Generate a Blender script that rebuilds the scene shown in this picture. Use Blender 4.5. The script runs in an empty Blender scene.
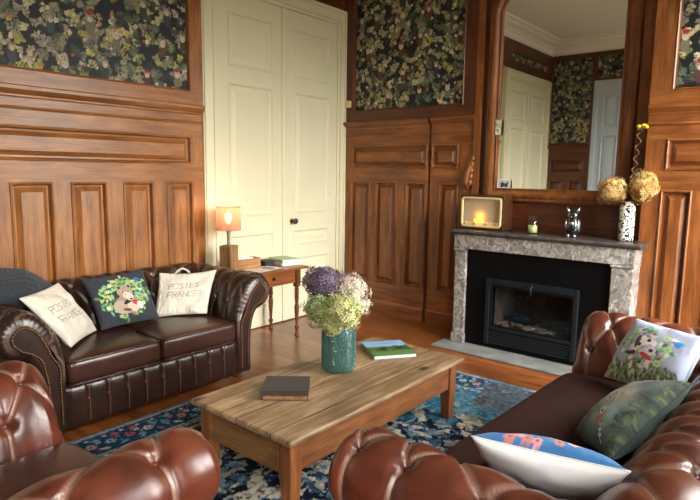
import bpy, bmesh, math, random
import numpy as np
from mathutils import Vector, Matrix
random.seed(7); RS = np.random.RandomState(11)
SC = bpy.context.scene
COL = SC.collection
PI = math.pi
X0, Y0, LEDGE, CEIL = 4.857, 4.125, 2.01, 3.86      # fireplace wall, panelled wall, dado ledge, ceiling
XB, YF = -1.0, -0.78                                # wall behind, window wall

# ------------------------------------------------------------------ helpers
def lin(h):
    h = h.lstrip('#'); v = [int(h[i:i+2], 16)/255 for i in (0, 2, 4)]
    return tuple(((c+.055)/1.055)**2.4 if c > .04045 else c/12.92 for c in v)
def tag(o, label=None, cat=None, group=None, kind=None):
    if label: o['label'] = label
    if cat: o['category'] = cat
    if group: o['group'] = group
    if kind: o['kind'] = kind
    return o
def empty(name, loc=(0, 0, 0), rz=0.0, label=None, cat=None, group=None):
    o = bpy.data.objects.new(name, None); COL.objects.link(o)
    o.location = loc; o.rotation_euler = (0, 0, rz); o.empty_display_size = .1
    return tag(o, label, cat, group)
class MB:
    """collects vertices and faces of one mesh"""
    def __init__(s): s.v = []; s.f = []; s.m = []
    def add(s, vs, fs, mi=0):
        b = len(s.v); s.v += [tuple(p) for p in vs]; s.f += [tuple(b+i for i in f) for f in fs]; s.m += [mi]*len(fs)
    def box(s, x0, x1, y0, y1, z0, z1, mi=0):
        s.add([(x0,y0,z0),(x1,y0,z0),(x1,y1,z0),(x0,y1,z0),(x0,y0,z1),(x1,y0,z1),(x1,y1,z1),(x0,y1,z1)],
              [(3,2,1,0),(4,5,6,7),(0,1,5,4),(1,2,6,5),(2,3,7,6),(3,0,4,7)], mi)
    def lathe(s, prof, c=(0,0,0), n=24, mi=0, cap=True):
        k = len(prof); vs = [(c[0]+r*math.cos(2*PI*i/n), c[1]+r*math.sin(2*PI*i/n), c[2]+z) for r, z in prof for i in range(n)]
        fs = [(j*n+i, j*n+(i+1) % n, (j+1)*n+(i+1) % n, (j+1)*n+i) for j in range(k-1) for i in range(n)]
        if cap: fs += [tuple(range(n))[::-1], tuple((k-1)*n+i for i in range(n))]
        s.add(vs, fs, mi)
    def tube(s, pts, rad, n=8, mi=0):
        pts = [Vector(p) for p in pts]; K = len(pts)
        rr = rad if hasattr(rad, '__len__') else [rad]*K
        t0 = (pts[1]-pts[0]).normalized(); a = Vector((0,0,1)) if abs(t0.z) < .9 else Vector((1,0,0))
        u = t0.cross(a).normalized(); vs = []
        for i, p in enumerate(pts):
            t = (pts[min(i+1,K-1)]-pts[max(i-1,0)]).normalized()
            u = (u-t*u.dot(t)).normalized(); w = t.cross(u)
            vs += [p+(u*math.cos(2*PI*j/n)+w*math.sin(2*PI*j/n))*rr[i] for j in range(n)]
        fs = [(i*n+j, i*n+(j+1) % n, (i+1)*n+(j+1) % n, (i+1)*n+j) for i in range(K-1) for j in range(n)]
        fs += [tuple(range(n))[::-1], tuple((K-1)*n+j for j in range(n))]
        s.add(vs, fs, mi)
    def ball(s, c, r, n=10, m=6, mi=0, sc=(1,1,1)):
        vs = [(c[0], c[1], c[2]-r*sc[2])]
        for j in range(1, m):
            a = -PI/2+PI*j/m
            vs += [(c[0]+r*sc[0]*math.cos(a)*math.cos(2*PI*i/n), c[1]+r*sc[1]*math.cos(a)*math.sin(2*PI*i/n), c[2]+r*sc[2]*math.sin(a)) for i in range(n)]
        vs.append((c[0], c[1], c[2]+r*sc[2])); L = len(vs)-1
        fs = [(0, 1+(i+1) % n, 1+i) for i in range(n)]
        fs += [(1+j*n+i, 1+j*n+(i+1) % n, 1+(j+1)*n+(i+1) % n, 1+(j+1)*n+i) for j in range(m-2) for i in range(n)]
        fs += [(1+(m-2)*n+i, 1+(m-2)*n+(i+1) % n, L) for i in range(n)]
        s.add(vs, fs, mi)
    def build(s, name, mats, parent=None, smooth=False, bevel=0, seg=2, M=None, weld=False):
        me = bpy.data.meshes.new(name)
        me.from_pydata([tuple(M @ Vector(p)) for p in s.v] if M else s.v, [], s.f)
        if not isinstance(mats, (list, tuple)): mats = [mats]
        for m in mats: me.materials.append(m)
        if len(mats) > 1: me.polygons.foreach_set('material_index', s.m)
        bm = bmesh.new(); bm.from_mesh(me)
        if weld: bmesh.ops.remove_doubles(bm, verts=bm.verts, dist=1e-5)
        bmesh.ops.recalc_face_normals(bm, faces=bm.faces); bm.to_mesh(me); bm.free()
        if smooth: me.polygons.foreach_set('use_smooth', [True]*len(me.polygons))
        me.update()
        o = bpy.data.objects.new(name, me); COL.objects.link(o)
        if parent: o.parent = parent
        if bevel:
            b = o.modifiers.new('bevel', 'BEVEL'); b.width = bevel; b.segments = seg; b.limit_method = 'ANGLE'; b.angle_limit = .6
            b.harden_normals = False
        return o
def boxo(name, x0, x1, y0, y1, z0, z1, mat, parent=None, bevel=0, M=None):
    m = MB(); m.box(x0, x1, y0, y1, z0, z1); return m.build(name, mat, parent, bevel=bevel, M=M)
def struct(name, mb_or_obj, mat=None, label=None, **k):
    o = mb_or_obj.build(name, mat, **k) if isinstance(mb_or_obj, MB) else mb_or_obj
    o['kind'] = 'structure'
    if label: o['label'] = label
    return o
def grid(name, P, mat, parent=None, color=None, closed_u=False, flip=False):
    """P: (nu, nv, 3) array of points -> smooth surface; color (nu, nv, 3) linear"""
    nu, nv = P.shape[:2]; me = bpy.data.meshes.new(name)
    idx = np.arange(nu*nv).reshape(nu, nv)
    a, b, c, d = idx[:-1, :-1], idx[1:, :-1], idx[1:, 1:], idx[:-1, 1:]
    F = np.stack([a, b, c, d] if not flip else [d, c, b, a], -1).reshape(-1, 4)
    me.vertices.add(nu*nv); me.vertices.foreach_set('co', P.reshape(-1).astype(np.float32))
    me.loops.add(F.size); me.loops.foreach_set('vertex_index', F.reshape(-1).astype(np.int32))
    me.polygons.add(len(F)); me.polygons.foreach_set('loop_start', (np.arange(len(F))*4).astype(np.int32))
    me.polygons.foreach_set('use_smooth', np.ones(len(F), bool))
    me.update(calc_edges=True); me.validate()
    me.materials.append(mat)
    if color is not None:
        at = me.color_attributes.new('paint', 'FLOAT_COLOR', 'POINT')
        cc = np.ones((nu*nv, 4), np.float32); cc[:, :3] = color.reshape(-1, 3); at.data.foreach_set('color', cc.reshape(-1))
    o = bpy.data.objects.new(name, me); COL.objects.link(o)
    if parent: o.parent = parent
    return o
def copy_tree(o, parent=None):
    c = o.copy(); COL.objects.link(c)
    if parent: c.parent = parent
    for ch in [q for q in bpy.data.objects if q.parent == o]: copy_tree(ch, c)
    return c

# ------------------------------------------------------------------ materials
def newmat(name):
    m = bpy.data.materials.new(name); m.use_nodes = True; nt = m.node_tree; N = nt.nodes
    b = N['Principled BSDF']; return m, nt, N, b
def plain(name, c, rough=.5, metal=0, coat=0, trans=0, ior=1.45, emit=None, es=0, spec=None, bump=0, bscale=80, var=0, vscale=5, sheen=0):
    m, nt, N, b = newmat(name); c = lin(c) if isinstance(c, str) else c
    b.inputs['Base Color'].default_value = (*c, 1); b.inputs['Roughness'].default_value = rough; b.inputs['Metallic'].default_value = metal
    b.inputs['Coat Weight'].default_value = coat; b.inputs['Transmission Weight'].default_value = trans; b.inputs['IOR'].default_value = ior
    b.inputs['Sheen Weight'].default_value = sheen
    if spec is not None: b.inputs['Specular IOR Level'].default_value = spec
    if emit: b.inputs['Emission Color'].default_value = (*lin(emit), 1); b.inputs['Emission Strength'].default_value = es
    tc = N.new('ShaderNodeTexCoord')
    if bump:
        n = N.new('ShaderNodeTexNoise'); n.inputs['Scale'].default_value = bscale; n.inputs['Detail'].default_value = 5
        nt.links.new(tc.outputs['Object'], n.inputs['Vector'])
        bp = N.new('ShaderNodeBump'); bp.inputs['Strength'].default_value = bump; bp.inputs['Distance'].default_value = .01
        nt.links.new(n.outputs['Fac'], bp.inputs['Height']); nt.links.new(bp.outputs['Normal'], b.inputs['Normal'])
    if var:
        n = N.new('ShaderNodeTexNoise'); n.inputs['Scale'].default_value = vscale; n.inputs['Detail'].default_value = 6
        nt.links.new(tc.outputs['Object'], n.inputs['Vector'])
        r = ramp(nt, n.outputs['Fac'], [(.3, tuple(x*(1-var) for x in c)), (.7, tuple(min(1, x*(1+var)) for x in c))])
        nt.links.new(r, b.inputs['Base Color'])
    return m
def ramp(nt, fac, stops, interp='LINEAR'):
    r = nt.nodes.new('ShaderNodeValToRGB'); cr = r.color_ramp; cr.interpolation = interp
    while len(cr.elements) < len(stops): cr.elements.new(.5)
    for e, (p, c) in zip(cr.elements, stops):
        e.position = p; e.color = (*c, 1) if len(c) == 3 else c
    nt.links.new(fac, r.inputs['Fac']); return r.outputs['Color']
def mixc(nt, a, b, fac, mode='MIX'):
    m = nt.nodes.new('ShaderNodeMix'); m.data_type = 'RGBA'; m.blend_type = mode
    for k, v in (('A', a), ('B', b)):
        s = [i for i in m.inputs if i.name == k and i.type == 'RGBA'][0]
        if isinstance(v, tuple): s.default_value = (*v, 1)
        else: nt.links.new(v, s)
    if isinstance(fac, (int, float)): m.inputs[0].default_value = fac
    else: nt.links.new(fac, m.inputs[0])
    return [o for o in m.outputs if o.type == 'RGBA'][0]
def math_(nt, op, a, b=None):
    m = nt.nodes.new('ShaderNodeMath'); m.operation = op
    for i, v in enumerate((a, b)):
        if v is None: continue
        if isinstance(v, (int, float)): m.inputs[i].default_value = v
        else: nt.links.new(v, m.inputs[i])
    return m.outputs[0]
def wood(name, light, mid, dark, axis='z', rough=.38, coat=.25, scale=1.0, knots=0, bump=.15, plank=None, patch=.75):
    m, nt, N, b = newmat(name); light, mid, dark = lin(light), lin(mid), lin(dark)
    tc = N.new('ShaderNodeTexCoord'); mp = N.new('ShaderNodeMapping'); a = 'xyz'.index(axis)
    sc = [13*scale]*3; sc[a] = 1.7*scale; mp.inputs['Scale'].default_value = sc
    nt.links.new(tc.outputs['Object'], mp.inputs['Vector'])
    n = N.new('ShaderNodeTexNoise'); n.inputs['Scale'].default_value = 1.6; n.inputs['Detail'].default_value = 9; n.inputs['Roughness'].default_value = .62; n.inputs['Distortion'].default_value = .5
    nt.links.new(mp.outputs['Vector'], n.inputs['Vector'])
    col = ramp(nt, n.outputs['Fac'], [(.22, dark), (.46, mid), (.72, light)])
    mp2 = N.new('ShaderNodeMapping'); sc = [110*scale]*3; sc[a] = 5*scale; mp2.inputs['Scale'].default_value = sc
    nt.links.new(tc.outputs['Object'], mp2.inputs['Vector'])
    n2 = N.new('ShaderNodeTexNoise'); n2.inputs['Scale'].default_value = 1; n2.inputs['Detail'].default_value = 4; nt.links.new(mp2.outputs['Vector'], n2.inputs['Vector'])
    pores = ramp(nt, n2.outputs['Fac'], [(.35, (.55, .55, .55)), (.55, (1, 1, 1))])
    col = mixc(nt, col, pores, .6, 'MULTIPLY')
    n3 = N.new('ShaderNodeTexNoise'); n3.inputs['Scale'].default_value = 3.2; n3.inputs['Detail'].default_value = 3; nt.links.new(tc.outputs['Object'], n3.inputs['Vector'])
    col = mixc(nt, col, ramp(nt, n3.outputs['Fac'], [(.3, (.66, .63, .60)), (.7, (1.18, 1.16, 1.14))]), patch, 'MULTIPLY')
    if plank:   # plank width along another axis
        pa, w = plank; sx = N.new('ShaderNodeSeparateXYZ'); nt.links.new(tc.outputs['Object'], sx.inputs[0])
        q = math_(nt, 'DIVIDE', sx.outputs['XYZ'.index(pa.upper())], w); fl = math_(nt, 'FLOOR', q)
        wn = N.new('ShaderNodeTexWhiteNoise'); wn.noise_dimensions = '1D'; nt.links.new(fl, wn.inputs['W'])
        col = mixc(nt, col, ramp(nt, wn.outputs['Value'], [(0, (.7, .68, .66)), (1, (1.2, 1.18, 1.15))]), 1, 'MULTIPLY')
        fr = math_(nt, 'FRACT', q); gap = math_(nt, 'LESS_THAN', math_(nt, 'ABSOLUTE', math_(nt, 'SUBTRACT', fr, .5)), .487)
        col = mixc(nt, tuple(c*.25 for c in dark), col, gap)
    if knots:
        v = N.new('ShaderNodeTexVoronoi'); v.inputs['Scale'].default_value = knots; mpk = N.new('ShaderNodeMapping')
        sk = [1.0]*3; sk[a] = .6; mpk.inputs['Scale'].default_value = sk
        nt.links.new(tc.outputs['Object'], mpk.inputs['Vector']); nt.links.new(mpk.outputs['Vector'], v.inputs['Vector'])
        col = mixc(nt, tuple(c*.45 for c in dark), col, ramp(nt, v.outputs['Distance'], [(.05, (0, 0, 0)), (.16, (1, 1, 1))]))
    nt.links.new(col, b.inputs['Base Color'])
    b.inputs['Roughness'].default_value = rough; b.inputs['Coat Weight'].default_value = coat; b.inputs['Coat Roughness'].default_value = .3
    bp = N.new('ShaderNodeBump'); bp.inputs['Strength'].default_value = bump; bp.inputs['Distance'].default_value = .004
    nt.links.new(n2.outputs['Fac'], bp.inputs['Height']); nt.links.new(bp.outputs['Normal'], b.inputs['Normal'])
    return m
def leather(name, base, light, dark, rough=.32, coat=.3, pleat_pale=.55):
    m, nt, N, b = newmat(name); tc = N.new('ShaderNodeTexCoord')
    n = N.new('ShaderNodeTexNoise'); n.inputs['Scale'].default_value = 5.5; n.inputs['Detail'].default_value = 8; n.inputs['Roughness'].default_value = .6
    nt.links.new(tc.outputs['Object'], n.inputs['Vector'])
    col = ramp(nt, n.outputs['Fac'], [(.3, lin(dark)), (.5, lin(base)), (.72, lin(light))])
    a = N.new('ShaderNodeVertexColor'); a.layer_name = 'paint'                # paler colour along the pleat lines
    col = mixc(nt, col, mixc(nt, lin(light), (1, .8, .62), .22), math_(nt, 'MULTIPLY', a.outputs['Color'], pleat_pale))
    nt.links.new(col, b.inputs['Base Color'])
    b.inputs['Roughness'].default_value = rough; b.inputs['Coat Weight'].default_value = coat; b.inputs['Coat Roughness'].default_value = .22
    v = N.new('ShaderNodeTexVoronoi'); v.inputs['Scale'].default_value = 260; v.feature = 'DISTANCE_TO_EDGE'; nt.links.new(tc.outputs['Object'], v.inputs['Vector'])
    n2 = N.new('ShaderNodeTexNoise'); n2.inputs['Scale'].default_value = 34; n2.inputs['Detail'].default_value = 6; nt.links.new(tc.outputs['Object'], n2.inputs['Vector'])
    h = math_(nt, 'ADD', math_(nt, 'MULTIPLY', v.outputs['Distance'], .35), n2.outputs['Fac'])
    bp = N.new('ShaderNodeBump'); bp.inputs['Strength'].default_value = .22; bp.inputs['Distance'].default_value = .004
    nt.links.new(h, bp.inputs['Height']); nt.links.new(bp.outputs['Normal'], b.inputs['Normal'])
    nt.links.new(bp.outputs['Normal'], b.inputs['Coat Normal'])
    return m
def painted(name, rough=.8, coat=0, sheen=0, bump=.1, bscale=400, spec=.3):
    m, nt, N, b = newmat(name); a = N.new('ShaderNodeVertexColor'); a.layer_name = 'paint'
    nt.links.new(a.outputs['Color'], b.inputs['Base Color']); b.inputs['Roughness'].default_value = rough
    b.inputs['Coat Weight'].default_value = coat; b.inputs['Sheen Weight'].default_value = sheen; b.inputs['Specular IOR Level'].default_value = spec
    if bump:
        tc = N.new('ShaderNodeTexCoord'); n = N.new('ShaderNodeTexNoise'); n.inputs['Scale'].default_value = bscale; n.inputs['Detail'].default_value = 3
        nt.links.new(tc.outputs['Object'], n.inputs['Vector'])
        bp = N.new('ShaderNodeBump'); bp.inputs['Strength'].default_value = bump; bp.inputs['Distance'].default_value = .003
        nt.links.new(n.outputs['Fac'], bp.inputs['Height']); nt.links.new(bp.outputs['Normal'], b.inputs['Normal'])
    return m
def marble(name):
    m, nt, N, b = newmat(name); tc = N.new('ShaderNodeTexCoord')
    n = N.new('ShaderNodeTexNoise'); n.inputs['Scale'].default_value = 15; n.inputs['Detail'].default_value = 12; n.inputs['Roughness'].default_value = .72; n.inputs['Distortion'].default_value = 1.6
    nt.links.new(tc.outputs['Object'], n.inputs['Vector'])
    c = ramp(nt, n.outputs['Fac'], [(.3, lin('#33302f')), (.42, lin('#6d6864')), (.52, lin('#9a958f')), (.66, lin('#d0ccc5'))])
    v = N.new('ShaderNodeTexVoronoi'); v.feature = 'DISTANCE_TO_EDGE'; v.inputs['Scale'].default_value = 14
    mx = mixc(nt, tc.outputs['Object'], n.outputs['Color'], .25); nt.links.new(mx, v.inputs['Vector'])
    c = mixc(nt, lin('#4a3f3c'), c, ramp(nt, v.outputs['Distance'], [(.0, (.25, .25, .25)), (.06, (1, 1, 1))]))
    nt.links.new(c, b.inputs['Base Color']); b.inputs['Roughness'].default_value = .28
    return m
def clear_glass(name, tint=(1, 1, 1), gl=.08):
    m, nt, N, b = newmat(name); N.remove(b); out = N['Material Output']
    t = N.new('ShaderNodeBsdfTransparent'); t.inputs[0].default_value = (*tint, 1); g = N.new('ShaderNodeBsdfGlossy'); g.inputs['Roughness'].default_value = .02
    mx = N.new('ShaderNodeMixShader'); fr = N.new('ShaderNodeLayerWeight'); fr.inputs['Blend'].default_value = .5
    fk = math_(nt, 'ADD', math_(nt, 'MULTIPLY', math_(nt, 'POWER', fr.outputs['Facing'], 4), .8), .04)
    nt.links.new(fk, mx.inputs[0]); nt.links.new(t.outputs[0], mx.inputs[1]); nt.links.new(g.outputs[0], mx.inputs[2]); nt.links.new(mx.outputs[0], out.inputs['Surface'])
    return m

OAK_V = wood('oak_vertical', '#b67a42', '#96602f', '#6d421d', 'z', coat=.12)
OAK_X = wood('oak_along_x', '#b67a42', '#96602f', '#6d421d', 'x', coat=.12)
OAK_Y = wood('oak_along_y_shaded', '#9c6232', '#7c481f', '#532c11', 'y', coat=.12)  # same oak as the door wall, darkened: fireplace wall's shade put into the colour
OAK_W = wood('oak_fireplace_wall_shaded', '#9c6232', '#7c481f', '#532c11', 'z', coat=.12)  # upright grain of that oak, dimmer light on this wall painted in
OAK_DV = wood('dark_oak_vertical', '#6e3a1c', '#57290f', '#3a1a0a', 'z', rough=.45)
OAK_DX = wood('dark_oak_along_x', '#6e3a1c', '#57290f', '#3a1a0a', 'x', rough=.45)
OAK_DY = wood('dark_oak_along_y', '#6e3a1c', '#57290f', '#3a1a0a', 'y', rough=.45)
FLOORW = wood('floor_oak', '#a5683a', '#874c25', '#613217', 'y', rough=.3, coat=.3, plank=('x', .095))
TABLEW = wood('worn_pine_top', '#c2aa88', '#957856', '#543c28', 'x', rough=.5, coat=.1, knots=4.5, scale=1.1, plank=('y', .23), bump=.4)
TABLEL = wood('pine_leg', '#9a5f30', '#774622', '#4c2910', 'z', rough=.5, coat=.1)
TABLEA = wood('pine_apron', '#8e5a30', '#704424', '#482813', 'x', rough=.5, coat=.1)
TABLED = wood('pine_drawer', '#8a6238', '#74502b', '#54371b', 'y', rough=.5, coat=.1)
DESKW = wood('desk_wood', '#a0622f', '#804820', '#5a2f14', 'x', rough=.4, coat=.2)
DESKL = wood('desk_leg_wood', '#8c5026', '#6d3a19', '#4a240e', 'z', rough=.4, coat=.2)
BLOCKW = wood('raw_wood', '#b08a5c', '#8b6740', '#5c4228', 'z', rough=.7, coat=0)
CREAM = plain('cream_paint', '#dedabd', .42, coat=.1, var=.03, vscale=2)
CEILP = plain('ceiling_paint', '#f3efe4', .9)
PLASTER = plain('plaster', '#cfc6b4', .9)
BLUEW = plain('sky_tinted_white', '#b9c6d2', .5)  # blue cast of sky light put into the white door's colour
MARB = marble('grey_marble')
LEA_D = leather('dark_brown_leather', '#291711', '#372017', '#1b0f0b', rough=.31, coat=.16, pleat_pale=.4)
LEA_R = leather('tan_brown_leather', '#542618', '#673321', '#38180e', rough=.31, coat=.24, pleat_pale=.7)
LEA_S = leather('chocolate_leather', '#371e16', '#44271d', '#29150f', rough=.32, coat=.25)
SUEDE = plain('brown_seat_cloth', '#2b140c', .75, var=.12, vscale=7, bump=.1, bscale=200, spec=.25)
BRASS = plain('antique_brass', '#6f523a', .5, metal=.9)
BLACK = plain('black_metal', '#0e0f11', .4, metal=.3)
IRON = plain('dark_iron', '#24282d', .38, metal=.5)
IRON2 = plain('black_panel', '#050506', .5, spec=.2)
SOOT = plain('soot', '#68645e', .9, var=.5, vscale=9)
GLASSP = clear_glass('pane_glass')
PAINT = painted('printed_cloth', .9, sheen=.1)
WALLP = painted('printed_wallpaper', .55, bump=.05, spec=.4)
RUGM = painted('rug_wool', .95, sheen=0, spec=.1, bump=.6, bscale=260)
PAPERP = painted('printed_paper', .45, bump=0)
LINEN = plain('white_linen', '#cbc4b5', .9, bump=.15, bscale=300)
SKY, EXPO = 25.0, 0.5
# ------------------------------------------------------------------ painting printed surfaces (metres -> colour grid)
class Raster:
    def __init__(s, w, h, res, base):
        s.res = res; s.nx = int(round(w/res))+1; s.ny = int(round(h/res))+1; s.w = w; s.h = h
        s.a = np.zeros((s.nx, s.ny, 3), np.float32); s.a[:] = lin(base) if isinstance(base, str) else base
        s.X, s.Y = np.meshgrid(np.linspace(0, w, s.nx), np.linspace(0, h, s.ny), indexing='ij')
    def win(s, x, y, r):
        i0, i1 = max(0, int((x-r)/s.w*(s.nx-1))), min(s.nx, int((x+r)/s.w*(s.nx-1))+2)
        j0, j1 = max(0, int((y-r)/s.h*(s.ny-1))), min(s.ny, int((y+r)/s.h*(s.ny-1))+2)
        return slice(i0, i1), slice(j0, j1)
    def ell(s, x, y, rx, ry, ang, c, a=1.0, leaf=False, vein=None):
        r = max(rx, ry)*1.3; I, J = s.win(x, y, r)
        if I.start >= I.stop or J.start >= J.stop: return
        dx, dy = s.X[I, J]-x, s.Y[I, J]-y; ca, sa = math.cos(ang), math.sin(ang)
        u, v = (dx*ca+dy*sa)/rx, (-dx*sa+dy*ca)/ry
        m = (abs(v) < np.clip(1-u*u, 0, None)*(1.15-.3*u)) if leaf else (u*u+v*v < 1)
        c = np.array(lin(c) if isinstance(c, str) else c); blk = s.a[I, J]
        blk[m] = blk[m]*(1-a)+c*a
        if vein is not None:
            mv = m & (abs(v) < .16); blk[mv] = np.array(vein)
    def line(s, p, q, w, c, a=1.0):
        cx, cy = (p[0]+q[0])/2, (p[1]+q[1])/2; r = math.hypot(p[0]-q[0], p[1]-q[1])/2+w*2; I, J = s.win(cx, cy, r)
        if I.start >= I.stop or J.start >= J.stop: return
        X, Y = s.X[I, J], s.Y[I, J]; d = np.array([q[0]-p[0], q[1]-p[1]]); L = max(1e-9, d@d)
        t = np.clip(((X-p[0])*d[0]+(Y-p[1])*d[1])/L, 0, 1)
        dist = np.hypot(X-p[0]-t*d[0], Y-p[1]-t*d[1]); blk = s.a[I, J]; m = dist < w/2
        blk[m] = blk[m]*(1-a)+np.array(lin(c) if isinstance(c, str) else c)*a
    def flower(s, x, y, r, c, cen, n=5, rot=0):
        for k in range(n):
            a = rot+2*PI*k/n; s.ell(x+math.cos(a)*r*.55, y+math.sin(a)*r*.55, r*.5, r*.36, a, c)
        s.ell(x, y, r*.25, r*.25, 0, cen)
    def face(s, x, y, r, fur, dark='#2b2622', light='#e8dcc6'):       # small furry animal head
        for sx in (-1, 1): s.ell(x+sx*r*.6, y+r*.85, r*.34, r*.48, sx*-.4, fur); s.ell(x+sx*r*.6, y+r*.85, r*.17, r*.26, sx*-.4, dark)
        s.ell(x, y, r*.9, r, 0, fur); s.ell(x, y-r*.35, r*.5, r*.5, 0, light)
        for sx in (-1, 1): s.ell(x+sx*r*.36, y+r*.2, r*.24, r*.2, 0, light); s.ell(x+sx*r*.36, y+r*.2, r*.13, r*.13, 0, dark)
        s.ell(x, y-r*.3, r*.16, r*.12, 0, dark)
STROKES = {'P': [((0,0),(0,1)), ((0,1),(.6,.95)), ((.6,.95),(.6,.5)), ((.6,.5),(0,.47))], 'O': [((0,.1),(0,.9)), ((0,.9),(.3,1)), ((.3,1),(.6,.9)), ((.6,.9),(.6,.1)), ((.6,.1),(.3,0)), ((.3,0),(0,.1))],
 'S': [((.6,.9),(.3,1)), ((.3,1),(0,.8)), ((0,.8),(.6,.3)), ((.6,.3),(.3,0)), ((.3,0),(0,.1))], 'T': [((0,1),(.6,1)), ((.3,1),(.3,0))], 'E': [((0,0),(0,1)), ((0,1),(.6,1)), ((0,.5),(.5,.5)), ((0,0),(.6,0))],
 'F': [((0,0),(0,1)), ((0,1),(.6,1)), ((0,.5),(.5,.5))], 'R': [((0,0),(0,1)), ((0,1),(.6,.95)), ((.6,.95),(.6,.5)), ((.6,.5),(0,.47)), ((.2,.47),(.6,0))], 'A': [((0,0),(.3,1)), ((.3,1),(.6,0)), ((.1,.35),(.5,.35))],
 'N': [((0,0),(0,1)), ((0,1),(.6,0)), ((.6,0),(.6,1))], 'C': [((.6,.85),(.3,1)), ((.3,1),(0,.85)), ((0,.85),(0,.15)), ((0,.15),(.3,0)), ((.3,0),(.6,.15))]}
def write(R, txt, x, y, h, c, w, adv=.82):
    for k, ch in enumerate(txt):
        for p, q in STROKES.get(ch, []):
            R.line((x+k*adv*h+p[0]*h, y+p[1]*h), (x+k*adv*h+q[0]*h, y+q[1]*h), w, c)
            if p[0] == q[0]: R.line((x+k*adv*h+p[0]*h-h*.1, y+p[1]*h), (x+k*adv*h+p[0]*h+h*.1, y+p[1]*h), w*.7, c)
FOL = ['#7d8459', '#5f6b4a', '#9a9c68', '#4a5546', '#6c7468', '#8c8b6f', '#3c463c', '#b1ac83', '#6f7a52', '#55604f', '#a39a4e', '#5a6657', '#b5ab93', '#948b80', '#77706a', '#a89c86', '#2f3a3a']
def foliage(w, h, res=.005, seed=1, dens=1.0):
    R = Raster(w, h, res, '#12161a'); rs = random.Random(seed)
    for _ in range(int(w*h*60*dens)):                                        # deep background leaves
        R.ell(rs.uniform(0, w), rs.uniform(0, h), rs.uniform(.03, .07), rs.uniform(.012, .03), rs.uniform(0, 6.3), rs.choice(['#1b2327', '#222b2c', '#2a3230', '#161b22', '#2d2430']), leaf=True)
    for _ in range(int(w*h*330*dens)):                                       # sprigs
        x, y, a = rs.uniform(0, w), rs.uniform(0, h), rs.uniform(0, 6.3); c = rs.choice(FOL); L = rs.uniform(.04, .10)
        R.line((x, y), (x+L*math.cos(a), y+L*math.sin(a)), .003, '#4c4634')
        for k in range(rs.randint(4, 9)):
            t = (k+1)/8; s_ = 1 if k % 2 else -1; aa = a+s_*rs.uniform(.6, 1.2); l = rs.uniform(.010, .021)
            px, py = x+L*t*math.cos(a)+l*math.cos(aa), y+L*t*math.sin(a)+l*math.sin(aa)
            cc = np.array(lin(c))*rs.uniform(.7, 1.35)
            R.ell(px, py, l, l*rs.uniform(.4, .62), aa, tuple(cc), leaf=True, vein=tuple(cc*.6))
    for _ in range(int(w*h*70*dens)):
        R.flower(rs.uniform(0, w), rs.uniform(0, h), rs.uniform(.009, .020), rs.choice(['#cfc3a6', '#b99d92', '#d8cfb4', '#8d7a83', '#c2b48f']), rs.choice(['#8b5a3a', '#5c4a32', '#b28a3c']), 5, rs.uniform(0, 6))
    for _ in range(int(w*h*14*dens)):
        R.ell(rs.uniform(0, w), rs.uniform(0, h), .012, .012, 0, rs.choice(['#b0432f', '#c1663a', '#8d2b27']))
    nx, ny = max(1, round(w/.30)), max(1, round(h/.26))
    for i in range(nx):
        for j in range(ny):
            x = (i+.5+rs.uniform(-.3, .3)+(.5 if j % 2 else 0))*w/nx; y = (j+.5+rs.uniform(-.25, .25))*h/ny; r = rs.uniform(.024, .034)
            body = rs.choice(['#4c2b2c', '#35424a', '#5d3a30', '#6d6a5a', '#2e3437'])
            R.ell(x, y-r*2, r*1.1, r*1.7, 0, body)
            R.face(x, y, r, rs.choice(['#a89a86', '#b8aa95', '#8c847a', '#bfb29c', '#97765f']), '#3a3430', '#c9bca6')
            if rs.random() < .3: R.ell(x, y+r*1.05, r*.9, r*.55, 0, '#8c2f2b')
    return R.a
# ------------------------------------------------------------------ room shell
wl = MB(); wl.box(XB-.1, X0+.1, Y0, Y0+.12, 0, CEIL+.02); wl = struct('wall_left', wl, PLASTER)
wr = MB()
FY0, FY1 = 1.20, 2.36                                                     # firebox opening
wr.box(X0, X0+.12, YF-.1, FY0+.1, 0, CEIL+.02); wr.box(X0, X0+.12, FY1-.1, Y0, 0, CEIL+.02); wr.box(X0, X0+.12, FY0+.1, FY1-.1, .75, CEIL+.02); wr.box(X0+.10, X0+.12, FY0+.1, FY1-.1, 0, .75)
wr = struct('wall_right', wr, PLASTER)
wb = MB(); wb.box(XB-.12, XB, YF-.1, Y0, 0, CEIL+.02); wb = struct('wall_back', wb, PLASTER)
WINS = [(-0.40, 0.50), (2.75, 4.45)]; WZ0, WZ1 = .35, 3.25
wf = MB(); xs = [XB-.12, WINS[0][0], WINS[0][1], WINS[1][0], WINS[1][1], X0+.12]
for i in (0, 2, 4): wf.box(xs[i], xs[i+1], YF-.22, YF, 0, CEIL+.02)
for a, b in WINS: wf.box(a, b, YF-.22, YF, 0, WZ0); wf.box(a, b, YF-.22, YF, WZ1, CEIL+.02)
wf = struct('wall_front', wf, PLASTER)
fl = MB(); fl.box(XB-.12, X0+.12, YF-.22, Y0+.12, -.06, 0); struct('floor', fl, FLOORW)
ce = MB(); ce.box(XB-.12, X0+.12, YF-.22, Y0+.12, CEIL, CEIL+.08); struct('ceiling', ce, CEILP)
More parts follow.
